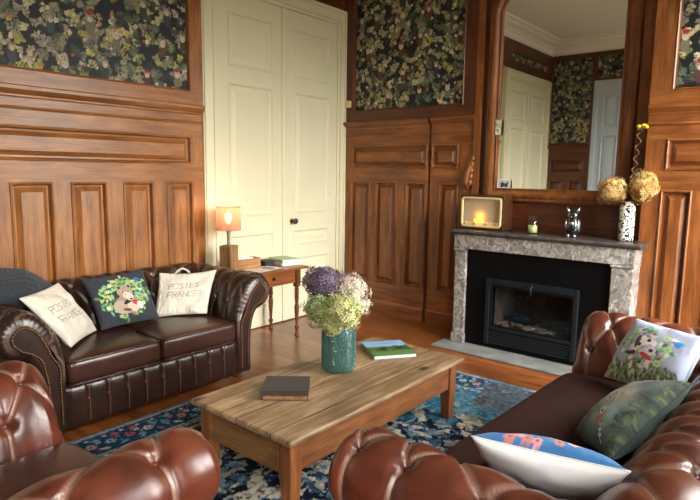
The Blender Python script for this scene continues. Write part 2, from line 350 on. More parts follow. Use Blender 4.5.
for k, (a, b) in enumerate(WINS):                                         # tall casement windows, painted cream
    m = MB(); y0, y1 = YF-.14, YF-.08
    m.box(a, a+.06, y0, y1, WZ0, WZ1); m.box(b-.06, b, y0, y1, WZ0, WZ1); m.box(a+.06, b-.06, y0, y1, WZ0, WZ0+.07); m.box(a+.06, b-.06, y0, y1, WZ1-.06, WZ1)
    c = (a+b)/2; m.box(c-.04, c+.04, y0, y1, WZ0+.07, WZ1-.06)
    for z in (1.3, 2.3): m.box(a+.06, c-.04, y0+.01, y1-.01, z-.015, z+.015); m.box(c+.04, b-.06, y0+.01, y1-.01, z-.015, z+.015)
    w = struct('window_%d' % (k+1), m, CREAM, label='tall cream casement window in the front wall')
    p = MB(); p.box(a+.06, b-.06, YF-.113, YF-.109, WZ0+.07, WZ1-.06); p.build('pane', GLASSP, w)
    s_ = MB(); s_.box(a-.05, b+.05, YF-.08, YF+.04, WZ0-.03, WZ0-.001); s_.build('window_sill', CREAM, w)
def cornice(name, pts, inward):
    prof = [(0, 3.60), (.02, 3.60), (.03, 3.63), (.05, 3.66), (.06, 3.70), (.11, 3.76), (.17, 3.79), (.19, 3.82), (.24, 3.83), (.25, CEIL-.001)]
    (x0, y0), (x1, y1) = pts; m = MB(); ix, iy = inward
    vs = [(x0+ix*d, y0+iy*d, z) for d, z in prof]+[(x1+ix*d, y1+iy*d, z) for d, z in prof]; k = len(prof)
    m.add(vs, [(i, i+1, k+i+1, k+i) for i in range(k-1)]); struct(name, m, CEILP)
cornice('trim_1', ((XB, Y0-.001), (X0, Y0-.001)), (0, -1)); cornice('trim_2', ((X0-.001, YF), (X0-.001, Y0)), (-1, 0))
cornice('trim_3', ((XB+.001, YF), (XB+.001, Y0)), (1, 0)); cornice('trim_4', ((XB, YF+.001), (X0, YF+.001)), (0, 1))

ML = lambda u, z, d: (u, Y0-d, z)                                        # panelled wall (door wall)
MR = lambda u, z, d: (X0-d, u, z)                                        # fireplace wall
MQ = lambda u, z, d: (X0-.20-d, u*.96, 1.5+(z-1.5)*(.96 if z > 1.5 else 1))       # panelling right of the fireplace stands forward
MK = lambda u, z, d: (XB+d, u, z)                                        # wall behind
def tiles(M, u0, u1, z0, z1, holes, d, back=0.0):
    """flat frame with rectangular holes, returns MB; material 0 = rails (horizontal grain), 1 = stiles"""
    m = MB(); us = sorted({u0, u1, *[x for h in holes for x in h[:2]]}); zs = sorted({z0, z1, *[x for h in holes for x in h[2:]]})
    for i in range(len(us)-1):
        for j in range(len(zs)-1):
            cu, cz = (us[i]+us[i+1])/2, (zs[j]+zs[j+1])/2
            if any(h[0] < cu < h[1] and h[2] < cz < h[3] for h in holes): continue
            st = any(h[2] < cz < h[3] for h in holes)
            m.add([M(us[i], zs[j], d), M(us[i+1], zs[j], d), M(us[i+1], zs[j+1], d), M(us[i], zs[j+1], d)], [(0, 1, 2, 3)], 1 if st else 0)
    for (a, b, c, e) in [(u0, z0, u1, z0), (u1, z0, u1, z1), (u1, z1, u0, z1), (u0, z1, u0, z0)]:
        m.add([M(a, b, back), M(c, e, back), M(c, e, d), M(a, b, d)], [(0, 1, 2, 3)], 0)
    return m
def raised(M, h, d, name, mat, parent, rings=None):
    """a raised-and-fielded panel filling hole h in a frame whose face is at depth d"""
    u0, u1, z0, z1 = h; w = min(u1-u0, z1-z0)
    rings = rings or [(0, 0), (.002, .008), (.010, .012), (.016, .008), (.020, -.010), (.024, -.022), (.036, -.023), (.064, -.003), (.068, .001)]
    m = MB(); k = len(rings)
    vs = []
    for ins, dd in rings:
        ins = min(ins, w*.4)
        vs += [M(u0+ins, z0+ins, d+dd), M(u1-ins, z0+ins, d+dd), M(u1-ins, z1-ins, d+dd), M(u0+ins, z1-ins, d+dd)]
    fs = [(4*i+j, 4*i+(j+1) % 4, 4*i+4+(j+1) % 4, 4*i+4+j) for i in range(k-1) for j in range(4)]+[tuple(4*(k-1)+j for j in range(4))]
    m.add(vs, fs); return m.build(name, mat, parent)
def mould(M, u0, u1, prof, name, mat, parent):
    """horizontal moulding: prof = list of (d, z)"""
    m = MB(); k = len(prof); vs = [M(u0, z, d) for d, z in prof]+[M(u1, z, d) for d, z in prof]
    fs = [(i, (i+1) % k, k+(i+1) % k, k+i) for i in range(k)]+[tuple(range(k))[::-1], tuple(k+i for i in range(k))]
    m.add(vs, fs); return m.build(name, mat, parent)
def vmould(M, z0, z1, prof, name, mat, parent):
    m = MB(); k = len(prof); vs = [M(u, z0, d) for d, u in prof]+[M(u, z1, d) for d, u in prof]
    fs = [(i, (i+1) % k, k+(i+1) % k, k+i) for i in range(k)]+[tuple(range(k))[::-1], tuple(k+i for i in range(k))]
    m.add(vs, fs); return m.build(name, mat, parent)
def ledge(M, u0, u1, parent, mat, z=LEDGE, d=.03):
    mould(M, u0, u1, [(0, z-.06), (d, z-.06), (d+.006, z-.05), (d+.006, z-.04), (d+.02, z-.03), (d+.036, z-.012), (d+.04, z-.01), (d+.04, z+.012), (d+.025, z+.02), (0, z+.02)], 'dado_ledge', mat, parent)
def wainscot(M, parent, u0, u1, tall, hp, mr, mv, d=.03, frame=True):
    holes = [(a, b, .34, 1.405) for a, b in tall]+[(a, b, 1.545, 1.775) for a, b in hp]
    tiles(M, u0, u1, .15, LEDGE-.06, holes, d).build('wainscot_frame', [mr, mv], parent)
    for h in holes[:len(tall)]: raised(M, h, d, 'raised_panel', mv, parent)
    for h in holes[len(tall):]: raised(M, h, d, 'raised_panel', mr, parent)
    mould(M, u0, u1, [(0, 0), (d+.018, 0), (d+.018, .13), (d+.01, .145), (d+.004, .15), (0, .15)], 'skirting', mr, parent)
    mould(M, u0, u1, [(d-.001, 1.875), (d+.008, 1.878), (d+.012, 1.886), (d+.008, 1.894), (d-.001, 1.897)], 'bead', mr, parent)
    ledge(M, u0, u1, parent, mr, d=d)
def wallpaper(M, parent, u0, u1, z0, z1, a0, a1, b0, b1, seed, mr, mv, res=.005, d=.012, fr=.04):
    """framed printed paper: paper u0..u1 x z0..z1 inside wood frame out to a0..a1 x b0..b1"""
    c = foliage(u1-u0, z1-z0, res, seed); nx, ny = c.shape[:2]
    U, Z = np.meshgrid(np.linspace(u0, u1, nx), np.linspace(z0, z1, ny), indexing='ij')
    P = np.array([np.array(M(0, 0, d))+0*U[..., None]])[0].copy() if False else None
    o = np.array(M(0., 0., d)); eu = np.array(M(1., 0., d))-o; ez = np.array(M(0., 1., d))-o
    P = o+U[..., None]*eu+Z[..., None]*ez
    grid('wallpaper', P, WALLP, parent, c)
    tiles(M, a0, a1, b0, b1, [(u0, u1, z0, z1)], fr).build('picture_rail_frame', [mr, mv], parent)
    m = MB()
    rg = [(0, fr), (.006, fr+.006), (.014, fr), (.020, d)]
    vs = [p for ins, dd in rg for p in (M(u0+ins-.001, z0+ins-.001, dd), M(u1-ins, z0+ins-.001, dd), M(u1-ins, z1-ins, dd), M(u0+ins-.001, z1-ins, dd))]
    m.add(vs, [(4*i+j, 4*i+(j+1) % 4, 4*i+4+(j+1) % 4, 4*i+4+j) for i in range(3) for j in range(4)]); m.build('paper_moulding', mv, parent)
TOPB = 3.62
# left wall, between the two double doors
wainscot(ML, wl, 1.05, 2.975, [(1.08, 1.34), (1.46, 1.735), (1.855, 2.12), (2.245, 2.50), (2.615, 2.865)], [(1.10, 2.86)], OAK_X, OAK_V)
wallpaper(ML, wl, 1.16, 2.865, 2.13, 3.42, 1.05, 2.975, LEDGE+.02, TOPB, 3, OAK_X, OAK_V)
# over the near double door and its far jamb
wallpaper(ML, wl, 3.1, 4.76, 3.32, 3.46, 2.975, X0, 3.19, TOPB, 5, OAK_DX, OAK_DV)
# the twin door seen in the mirror
wallpaper(ML, wl, -.8, .75, 3.30, 3.45, XB, 1.05, 3.19, TOPB, 8, OAK_DX, OAK_DV, res=.008)
# right wall, door side of the mirror: a long run of panelling and a narrow one set back by the mirror
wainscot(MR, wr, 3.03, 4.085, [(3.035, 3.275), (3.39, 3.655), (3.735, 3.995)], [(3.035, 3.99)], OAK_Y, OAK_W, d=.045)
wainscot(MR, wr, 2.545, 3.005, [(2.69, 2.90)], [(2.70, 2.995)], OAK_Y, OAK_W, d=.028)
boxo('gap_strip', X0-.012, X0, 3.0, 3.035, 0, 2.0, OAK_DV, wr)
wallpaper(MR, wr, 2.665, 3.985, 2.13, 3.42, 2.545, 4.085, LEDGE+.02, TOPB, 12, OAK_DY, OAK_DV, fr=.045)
# right of the mirror
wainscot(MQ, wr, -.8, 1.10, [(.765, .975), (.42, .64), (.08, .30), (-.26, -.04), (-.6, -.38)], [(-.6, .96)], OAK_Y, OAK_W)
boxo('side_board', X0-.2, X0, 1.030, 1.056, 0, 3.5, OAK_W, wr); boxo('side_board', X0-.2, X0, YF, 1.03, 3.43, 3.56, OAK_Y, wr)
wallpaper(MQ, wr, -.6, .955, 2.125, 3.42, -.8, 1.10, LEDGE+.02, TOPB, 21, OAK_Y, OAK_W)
# wall behind (mirror reflection)
wainscot(MK, wb, .6, 2.335, [(.75, 1.05), (1.2, 1.5), (1.65, 1.95), (2.05, 2.26)], [(.75, 2.26)], OAK_DY, OAK_DV)
wainscot(MK, wb, 3.325, 4.12, [(3.43, 3.68), (3.77, 4.03)], [(3.43, 4.03)], OAK_DY, OAK_DV)
wallpaper(MK, wb, 3.36, 4.07, 2.06, 3.56, 3.325, 4.12, LEDGE+.02, TOPB, 31, OAK_DY, OAK_DV, res=.008)
wallpaper(MK, wb, .7, 3.31, 3.16, 3.56, .6, 3.324, 3.13, TOPB, 33, OAK_DY, OAK_DV, res=.008)
wallpaper(MK, wb, .7, 2.26, 2.16, 3.08, .6, 2.335, LEDGE+.02, 3.13, 35, OAK_DY, OAK_DV, res=.01)
boxo('corner_post', X0-.06, X0-.0, 4.085, Y0-.0, 0, 3.62, OAK_DV, wr)

# ------------------------------------------------------------------ painted double doors
def double_door(name, o0, o1, parent_label, knob):
    """outer casing o0..o1, leaves between"""
    D = MB(); a, b = o0+.16, o1-.13; H = 3.17; zt = 3.02
    # casing with stepped profile
    for (u0, u1, z0, z1) in [(o0, a-.03, 0, H), (b+.03, o1, 0, H), (a-.03, b+.03, zt+.03, H)]: D.box(u0, u1, Y0-.045, Y0, z0, z1)
    for (u0, u1, z0, z1) in [(o0+.012, o0+.035, 0, H-.012), (o1-.035, o1-.012, 0, H-.012), (o0+.035, o1-.035, H-.035, H-.012)]: D.box(u0, u1, Y0-.056, Y0-.045, z0, z1)
    for (u0, u1, z0, z1) in [(a-.055, a-.03, 0, zt+.03), (b+.03, b+.055, 0, zt+.03), (a-.055, b+.055, zt+.03, zt+.055)]: D.box(u0, u1, Y0-.053, Y0-.045, z0, z1)
    for (u0, u1, z0, z1) in [(a-.03, a, 0, zt+.03), (b, b+.03, 0, zt+.03), (a, b, zt, zt+.03)]: D.box(u0, u1, Y0-.035, Y0, z0, z1)
    d = struct(name, D, CREAM, label=parent_label)
    c = (a+b)/2; dd = .026
    for i, (u0, u1) in enumerate([(a+.003, c-.003), (c+.003, b-.003)]):
        hu = (u0+.115 if i == 0 else u0+.13, u1-.115 if i else u1-.13)
        hz = [(.20, .64), (.76, .92), (1.08, 2.265), (2.40, 2.86)]
        hs = [(hu[0], hu[1], z0, z1) for z0, z1 in hz]
        lf = tiles(ML, u0, u1, .012, zt-.004, hs, dd).build('door_leaf', [CREAM, CREAM], d)
        for h in hs:
            q = raised(ML, h, dd, 'door_panel', CREAM, lf, [(0, 0), (.004, .007), (.014, .007), (.020, 0), (.026, -.009), (.040, -.011), (.075, -.006), (.08, -.004)])
    q = MB(); q.box(c-.028, c+.028, Y0-.042, Y0-dd+.001, .012, zt-.004); q.build('cover_strip', CREAM, d, bevel=.006)
    if knob:
        k = MB(); k.lathe([(.012, 0), (.012, .03), (.010, .035), (.022, .042), (.029, .052), (.029, .062), (.02, .072), (.001, .075)], n=20)
        k.build('door_knob', plain('dark_knob', '#2c211b', .3, coat=.4), d, smooth=True, M=Matrix.Translation((4.02, Y0-dd, 1.01)) @ Matrix.Rotation(PI/2, 4, 'X'))
        k = MB(); k.lathe([(.024, 0), (.024, .004), (.018, .006)], n=20); k.build('knob_rose', BRASS, d, M=Matrix.Translation((4.02, Y0-dd, 1.01)) @ Matrix.Rotation(PI/2, 4, 'X'))
    return d
double_door("door_1", 2.975, 4.82, 'tall cream panelled double door beside the fireplace wall', True)
double_door('door_2', -.995, .93, 'second cream double door, seen only in the mirror', False)
D = MB()
for (u0, u1, z0, z1) in [(2.34, 2.42, 0, 3.13), (3.25, 3.32, 0, 3.13), (2.42, 3.25, 3.06, 3.13)]: D.box(XB, XB+.05, u0, u1, z0, z1)
d3 = struct('door_3', D, BLUEW, label='white door with painted-in sky tint in the wall behind, seen in the mirror')
hs = [(a_, b_, z0, z1) for a_, b_ in ((2.53, 2.80), (2.89, 3.16)) for z0, z1 in ((1.1, 2.2), (2.32, 2.9), (.2, .95))]
lf = tiles(MK, 2.42, 3.25, .01, 3.06, hs, .03).build('door_leaf', [BLUEW, BLUEW], d3)
for h in hs: raised(MK, h, .03, 'door_panel', BLUEW, lf)
boxo('switch_box', X0-.075, X0-.045, 4.0, 4.06, 2.18, 2.25, plain('ivory_plastic', '#d8cda0', .5), wr, bevel=.004)
# ------------------------------------------------------------------ over-mantel and mirror
om = MB(); om.box(X0-.02, X0-.001, 1.10, 2.545, .98, 3.62); om = struct('trim_5', om, OAK_DV, label='oak over-mantel boarding between the wall panels')
for (a, b, dd) in [(2.475, 2.545, .05), (1.10, 1.180, .05)]: boxo('pilaster', X0-dd, X0-.02, a, b, 1.03, 3.60, OAK_W, om, bevel=.006)
mould(MR, 1.165, 2.47, [(.02, 1.03), (.03, 1.03), (.032, 1.08), (.026, 1.09), (.026, 1.28), (.034, 1.29), (.034, 1.30), (.02, 1.30)], 'lower_board', OAK_DY, om)
mould(MR, 1.165, 2.47, [(.02, 3.2), (.05, 3.2), (.055, 3.24), (.04, 3.26), (.04, 3.5), (.06, 3.56), (.07, 3.60), (.02, 3.60)], 'frieze_board', OAK_Y, om)
m = MB()                                                                  # carved foot of the pilaster
for k in range(5):
    z = 1.42+.055*k; m.ball((X0-.055, 2.565-.006*k, z), .034-.003*k, 12, 8, sc=(.7, .9, 1.1))
m.tube([(X0-.05, 2.575, 1.36), (X0-.06, 2.60, 1.42), (X0-.06, 2.585, 1.50), (X0-.055, 2.56, 1.58), (X0-.05, 2.555, 1.66)], [.012, .03, .026, .02, .008], 10)
m.build('carved_bracket', OAK_W, om, smooth=True)
MY0, MY1, MZ0, MZ1, RR = 1.305, 2.305, 1.375, 3.06, .21
def arch(off):
    y0, y1, z0, z1, r = MY0-off, MY1+off, MZ0-off, MZ1+off, RR+off
    p = [(y1, z0), (y1, z1-r)]+[(y1-r+r*math.cos(a), z1-r+r*math.sin(a)) for a in np.linspace(0, PI/2, 12)[1:]]
    p += [(y0+r+r*math.cos(a), z1-r+r*math.sin(a)) for a in np.linspace(PI/2, PI, 12)]+[(y0, z0)]
    return p
mir = empty('mirror', (X0-.02, (MY0+MY1)/2, MZ0), 0, 'tall arched mirror in a moulded oak frame above the grey marble mantel', 'mirror')
Mi = Matrix.Translation(-Vector(mir.location))
g = arch(0); m = MB(); m.add([(X0-.032, y, z) for y, z in g]+[(X0-.022, y, z) for y, z in g], [tuple(range(len(g))), tuple(range(len(g), 2*len(g)))[::-1]]+[(i, (i+1) % len(g), len(g)+(i+1) % len(g), len(g)+i) for i in range(len(g))])
m.build('mirror_glass', plain('mirror_silver', '#eceeea', .02, metal=1), mir, M=Mi)
rings = [(-.004, .03), (.0, .042), (.012, .046), (.018, .040), (.030, .044), (.045, .066), (.062, .078), (.08, .074), (.092, .058), (.098, .062), (.108, .060), (.118, .046), (.121, .021)]
n = len(g); m = MB(); vs = []
for off, dd in rings: vs += [(X0-dd, y, z) for y, z in arch(off)]
m.add(vs, [(i*n+j, i*n+(j+1) % n, (i+1)*n+(j+1) % n, (i+1)*n+j) for i in range(len(rings)-1) for j in range(n)])
m.build('mirror_frame', OAK_W, mir, smooth=True, M=Mi)
m = MB(); pth = [(X0-.046, y, z) for y, z in arch(.012)]
dense = []
for i in range(len(pth)-1):
    a, b = Vector(pth[i]), Vector(pth[i+1]); k = max(1, int((b-a).length/.006))
    dense += [a+(b-a)*t/k for t in range(k)]
m.tube(dense, [.0035+.002*abs(math.sin(i*PI/3)) for i in range(len(dense))], 6); m.build('bead_moulding', OAK_W, mir, smooth=True, M=Mi)

# ------------------------------------------------------------------ fireplace
fp = empty('fireplace', (4.62, 1.74, 0), 0, 'grey marble fireplace with black surround and built-in wood stove', 'fireplace')
Fi = Matrix.Translation(-Vector(fp.location))
def fpb(name, m, mat, par=None, **k): return m.build(name, mat, par or fp, M=Fi, **k)
m = MB(); prof = [(4.405, 1.018), (4.398, 1.012), (4.396, 1.000), (4.402, .992), (4.412, .988), (4.416, .978)]
ya, yb = .985, 2.50
m.add([(x, yy, z) for yy in (ya, yb) for x, z in prof+[(X0-.02, .978), (X0-.02, 1.018)]], [(i, (i+1) % 8, 8+(i+1) % 8, 8+i) for i in range(8)]+[tuple(range(8))[::-1], tuple(range(8, 16))])
fpb('mantel_shelf', m, plain('dark_marble', '#4d4845', .22, var=.35, vscale=14), bevel=.004)
m = MB(); m.box(4.425, 4.655, 1.024, 1.06, .855, .9785); m.box(4.425, X0, 1.06, 2.485, .855, .9785); fpb('frieze', m, MARB, bevel=.006)
for a, b in ((2.372, 2.478), (1.03, 1.18)):
    m = MB(); m.box(4.435, X0 if a > 2 else 4.655, a, b, .10, .8545); m.box(4.420, 4.655, a-.006, b+.006, .835, .8545); m.box(4.42, 4.655, a-.008, b+.008, 0.016, .10); fpb('jamb', m, MARB, bevel=.006)
m = MB(); m.box(4.205, 4.50, .98, 2.56, .001, .015); fpb('hearth_slab', m, plain('hearth_slate', '#7f807d', .35, var=.3, vscale=6, bump=.1, bscale=20), bevel=.004)
by0, by1, bz0, bz1 = 1.40, 2.17, .055, .625
m = MB()
for b_ in ((1.181, by0, .016, .854), (by1, 2.371, .016, .854), (by0, by1, bz1, .854), (by0, by1, .016, bz0)): m.box(4.465, 4.475, *b_[:2], *b_[2:])
fpb('surround_panel', m, IRON2)
m = MB(); f0, f1, g0, g1 = by0+.0005, by1-.0005, bz0+.0005, bz1-.0005
for b_ in ((f0, f0+.035, g0, g1), (f1-.035, f1, g0, g1), (f0+.035, f1-.035, g1-.05, g1), (f0+.035, f1-.035, .185, .21)): m.box(4.432, 4.50, *b_)
ins = fpb('stove_insert', m, IRON, bevel=.004)
m = MB()
for b_ in ((f0+.035, f0+.055, .21, g1-.05), (f1-.055, f1-.035, .21, g1-.05), (f0+.055, f1-.055, g1-.07, g1-.05), (f0+.055, f1-.055, .21, .225)): m.box(4.444, 4.46, *b_)
fpb('door_frame', m, BLACK, ins, bevel=.003)
m = MB(); m.box(4.451, 4.455, f0+.055, f1-.055, .225, g1-.07); fpb('stove_glass', m, clear_glass('smoked_glass', (.72, .70, .68)), ins)
m = MB()
for k in range(5): z = .068+.023*k; m.add([(4.436, f0+.035, z), (4.436, f1-.035, z), (4.45, f1-.035, z+.018), (4.45, f0+.035, z+.018), (4.44, f0+.035, z-.003), (4.44, f1-.035, z-.003), (4.454, f1-.035, z+.015), (4.454, f0+.035, z+.015)], [(0, 1, 2, 3), (7, 6, 5, 4), (0, 4, 5, 1), (3, 2, 6, 7)])
fpb('vent_grille', m, IRON, ins)
m = MB(); m.tube([(4.415, 1.765, .615), (4.40, 1.765, .60), (4.40, 1.765, .56), (4.405, 1.765, .535)], [.008, .008, .007, .010], 10); m.tube([(4.435, 1.765, .61), (4.41, 1.765, .61)], .009, 10); fpb('door_handle', m, BLACK, ins, smooth=True)
m = MB(); a, b = f0+.06, f1-.06
m.add([(4.50, a, .2), (4.50, b, .2), (4.50, b, .60), (4.50, a, .60), (4.84, a+.05, .2), (4.84, b-.05, .2), (4.84, b-.05, .6), (4.84, a+.05, .6)], [(4, 5, 6, 7), (0, 1, 5, 4), (3, 7, 6, 2), (0, 4, 7, 3), (1, 2, 6, 5)])
fpb('fire_chamber', m, SOOT, ins)
ASHG = plain('ash_grey', '#8f8a82', .8)
for k, (y, z) in enumerate([(2.035, .48), (2.035, .42), (2.035, .36), (1.97, .48), (1.97, .42)]):
    m = MB(); m.ball((4.832, y, z), .012, 8, 6); fpb('air_hole', m, ASHG, ins, smooth=True)
rs = random.Random(3); m = MB()
for k in range(70): m.ball((4.60+rs.uniform(-.07, .12), 1.78+rs.gauss(0, .16), .205+rs.uniform(0, .02)), rs.uniform(.012, .04), 7, 5, sc=(1.2, 1.4, .55))
ash = m.build('ash', plain('wood_ash', '#aaa59c', .95, var=.3, vscale=30), fp, smooth=True, M=Fi); ash['kind'] = 'stuff'
for k, (x, y, L, a, z) in enumerate([(4.62, 1.92, .24, .12, .262), (4.62, 1.62, .24, -.2, .262)]):
    d = Vector((math.sin(a), math.cos(a), .05))*L/2; c = Vector((x, y, z)); pts = [c+d*t for t in (-1, -.5, 0, .5, 1)]
    q = MB(); q.tube(pts, [.03, .036, .034, .037, .028], 9)
    o = q.build('charred_log', plain('charred_wood', '#2b2420', .95, var=.5, vscale=20), None, smooth=True)
    tag(o, ['charred log at the left of the stove', 'charred log at the right of the stove'][k], 'log', 'logs in the stove')

# ------------------------------------------------------------------ chesterfield upholstery
CTRL = [(0, .06), (0, .18), (0, .30), (0, .42), (.012, .50), (.040, .585), (.085, .668), (.150, .728), (.215, .745), (.275, .722), (.318, .672), (.330, .610), (.305, .548), (.255, .505), (.200, .482), (.160, .45), (.140, .38), (.130, .28), (.128, .17), (.128, .06)]
def catmull(P, step):
    P = np.array(P, float); out = []
    for i in range(len(P)-1):
        p0, p1, p2, p3 = P[max(i-1, 0)], P[i], P[i+1], P[min(i+2, len(P)-1)]
        n = max(2, int(np.linalg.norm(p2-p1)/step*2)); t = np.linspace(0, 1, n, endpoint=False)[:, None]
        out.append(.5*((2*p1)+(-p0+p2)*t+(2*p0-5*p1+4*p2-p3)*t**2+(-p0+3*p1-3*p2+p3)*t**3))
    out = np.vstack(out+[P[-1:]]); s = np.r_[0, np.cumsum(np.linalg.norm(np.diff(out, axis=0), axis=1))]
    q = np.linspace(0, s[-1], int(s[-1]/step)+1)
    return np.stack([np.interp(q, s, out[:, 0]), np.interp(q, s, out[:, 1])], 1), q
PROF, PV = catmull(CTRL, .0058)
_t = np.gradient(PROF, axis=0); _t /= np.linalg.norm(_t, axis=1)[:, None]
PN = np.stack([-_t[:, 1], _t[:, 0]], 1)                                   # normal towards the sitter / up
VTOP = PV[np.argmax(PROF[:, 1])]; VEND = PV[np.argmin(np.abs(PROF[:, 0]-.20)+np.where(PV > VTOP, 0, 9))]
def tuft(U, V, L, a, rows, amp, phase=0):
    """puffed leather: height above the pleats; rows = arc positions of the button rows"""
    seg = []; btn = []
    n = int(L/a)+3
    for k, v in enumerate(rows):
        for i in range(-2, n+1):
            u = (i+(.5 if (k+phase) % 2 else 0))*a
            btn.append((u, v))
            if k+1 < len(rows): seg += [((u, v), (u-a/2, rows[k+1])), ((u, v), (u+a/2, rows[k+1]))]
            if k == 0: seg.append(((u, v), (u, v-.30)))
            if k == len(rows)-1: seg.append(((u, v), (u, v+.36)))
    D = np.full(U.shape, 9.); B = np.full(U.shape, 9.)
    for (p, q) in seg:
        dx, dy = q[0]-p[0], q[1]-p[1]; LL = dx*dx+dy*dy
        m = (U > min(p[0], q[0])-a*.6) & (U < max(p[0], q[0])+a*.6)
        if not m.any(): continue
        uu, vv = U[m], V[m]; t = np.clip(((uu-p[0])*dx+(vv-p[1])*dy)/LL, 0, 1)
        D[m] = np.minimum(D[m], np.hypot(uu-p[0]-t*dx, vv-p[1]-t*dy))
    for (u, v) in btn:
        m = abs(U-u) < .1; B[m] = np.minimum(B[m], np.hypot(U[m]-u, V[m]-v))
    w = a*.46; q = np.clip(D/w, 0, 1)
    H = amp*(1-(1-q)**2.6)*.85-amp*.22*np.exp(-(D/.005)**2)+amp*.10*np.exp(-((D-.011)/.005)**2)
    H -= amp*1.25*np.exp(-(B/.024)**2)
    pleat_pale = np.clip(np.exp(-((D-.003)/.0045)**2)*.9, 0, 1)*np.clip((B-.008)/.012, 0, 1)
    return H, btn, pleat_pale
def upholstery(name, L, mat, mat_btn, parent, M, front=True, mitre=(False, False), a=.17, amp=.017, gather=0.0, btnr=.009, step=.0062, phase=0, panel=None, nails=True):
    """sweep the roll profile along local +X for length L (inner face s=0, outward = +Y); M places it.
    mitre=(start,end): that end grows by s (corner with the neighbouring roll). front=True: rounded at start x=0."""
    nu = int(L/step)+1; u = np.linspace(0, L, nu)
    if front: u = np.r_[np.linspace(0, .02, 5)[:-1], np.linspace(.02, .08, 10)[:-1], np.linspace(.08, L, nu-8)]
    nu = len(u); nv = len(PV); U, V = np.meshgrid(u, PV, indexing='ij')
    rows = [VTOP-.265, VTOP-.105, VTOP+.055]
    H, btn, pleat_pale = tuft(U, V, L, a, rows, amp, phase)
    fade = np.clip((V-.25)/.06, 0, 1)*np.clip((VTOP+.34-V)/.10, 0, 1)
    s, z = PROF[:, 0][None, :]+0*U, PROF[:, 1][None, :]+0*U
    ns, nz = PN[:, 0][None, :], PN[:, 1][None, :]
    H = H*fade
    if front:
        rr = np.where((PROF[:, 1] > .47), .062, .026)[None, :]; rr = np.convolve(rr[0], np.ones(9)/9, 'same')[None, :]; rr[:, :5] = .028; rr[:, -5:] = .028
        k = np.clip(1-U/rr, 0, 1); sh = rr*(1-np.sqrt(np.clip(1-k*k, 0, 1)))*.9
        H = H*np.clip(U/.06, 0, 1)-sh
        if gather: H = H+gather*np.abs(np.sin(PI*V/.034))*np.clip(1.15-U/.13, 0, 1)*np.clip(U/.012, 0, 1)*np.clip((V-.42)/.05, 0, 1)*np.clip((VTOP+.36-V)/.08, 0, 1)
    s2, z2 = s+ns*H, z+nz*H
    X = U.copy()
    if mitre[0]: X -= s2*np.clip(1-U/.25, 0, 1)
    if mitre[1]: X += s2*np.clip((U-L+.25)/.25, 0, 1)
    P = np.stack([X, s2, z2], -1)
    Mn = np.array(M); Pw = P @ Mn[:3, :3].T+Mn[:3, 3]
    flip = np.linalg.det(Mn[:3, :3]) < 0
    wr_ = (pleat_pale*fade)[..., None]*np.ones(3)
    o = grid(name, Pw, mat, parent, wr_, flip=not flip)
    for (bu, bv) in btn:                                                  # covered buttons
        if bu < .05 or bu > L-.02: continue
        j = int(np.argmin(abs(PV-bv))); p = Vector((bu, PROF[j, 0]-PN[j, 0]*amp*1.0, PROF[j, 1]-PN[j, 1]*amp*1.0))
        if mitre[1] and bu > L-.25: p.x += p.y*(bu-L+.25)/.25
        if mitre[0] and bu < .25: p.x -= p.y*(1-bu/.25)
        q = MB(); q.ball((0, 0, 0), btnr, 10, 6, sc=(1, 1, .55))
        nrm = Vector((0, PN[j, 0], PN[j, 1])); rot = Vector((0, 0, 1)).rotation_difference(nrm).to_matrix().to_4x4()
        q.build('button', mat_btn, o, smooth=True, M=M @ Matrix.Translation(p) @ rot)
    if front:                                                             # front facing of the arm
        q = MB(); e = Pw[0]; k = len(e)
        me = bpy.data.meshes.new('arm_facing'); ins = []
        c2 = [(PROF[j, 0]-PN[j, 0]*.030, PROF[j, 1]-PN[j, 1]*.030) for j in range(k)]
        edge = [Vector(p) for p in e]; bm = bmesh.new(); vv = [bm.verts.new(p) for p in edge]
        f = bm.faces.new(vv); bmesh.ops.triangulate(bm, faces=[f], quad_method='BEAUTY', ngon_method='EAR_CLIP'); bm.to_mesh(me); bm.free()
        me.materials.append(mat); fo = bpy.data.objects.new('arm_facing', me); COL.objects.link(fo); fo.parent = o
        if nails:
            j0, j1 = int(.02*k), int(.98*k); ds = []; pts = []
            for j in range(j0, j1):
                if abs(PN[j, 0]) > .0:
                    w_ = .030+.030*min(1, max(0, (PROF[j, 1]-.42)/.10))
                    pts.append(M @ Vector((-.003, PROF[j, 0]-PN[j, 0]*(w_+.006), PROF[j, 1]-PN[j, 1]*(w_+.006))))
            dense = []
            for i in range(len(pts)-1):
                kk = max(1, int((pts[i+1]-pts[i]).length/.0022)); dense += [pts[i]+(pts[i+1]-pts[i])*t/kk for t in range(kk)]
            ll = 0; rad = []
            for i, p in enumerate(dense):
                if i: ll += (p-dense[i-1]).length
                rad.append(.0015+.0050*abs(math.sin(PI*ll/.017))**.7)
            q = MB(); q.tube(dense, rad, 6); q.build('nail_trim', BRASS, o, smooth=True)
    return o
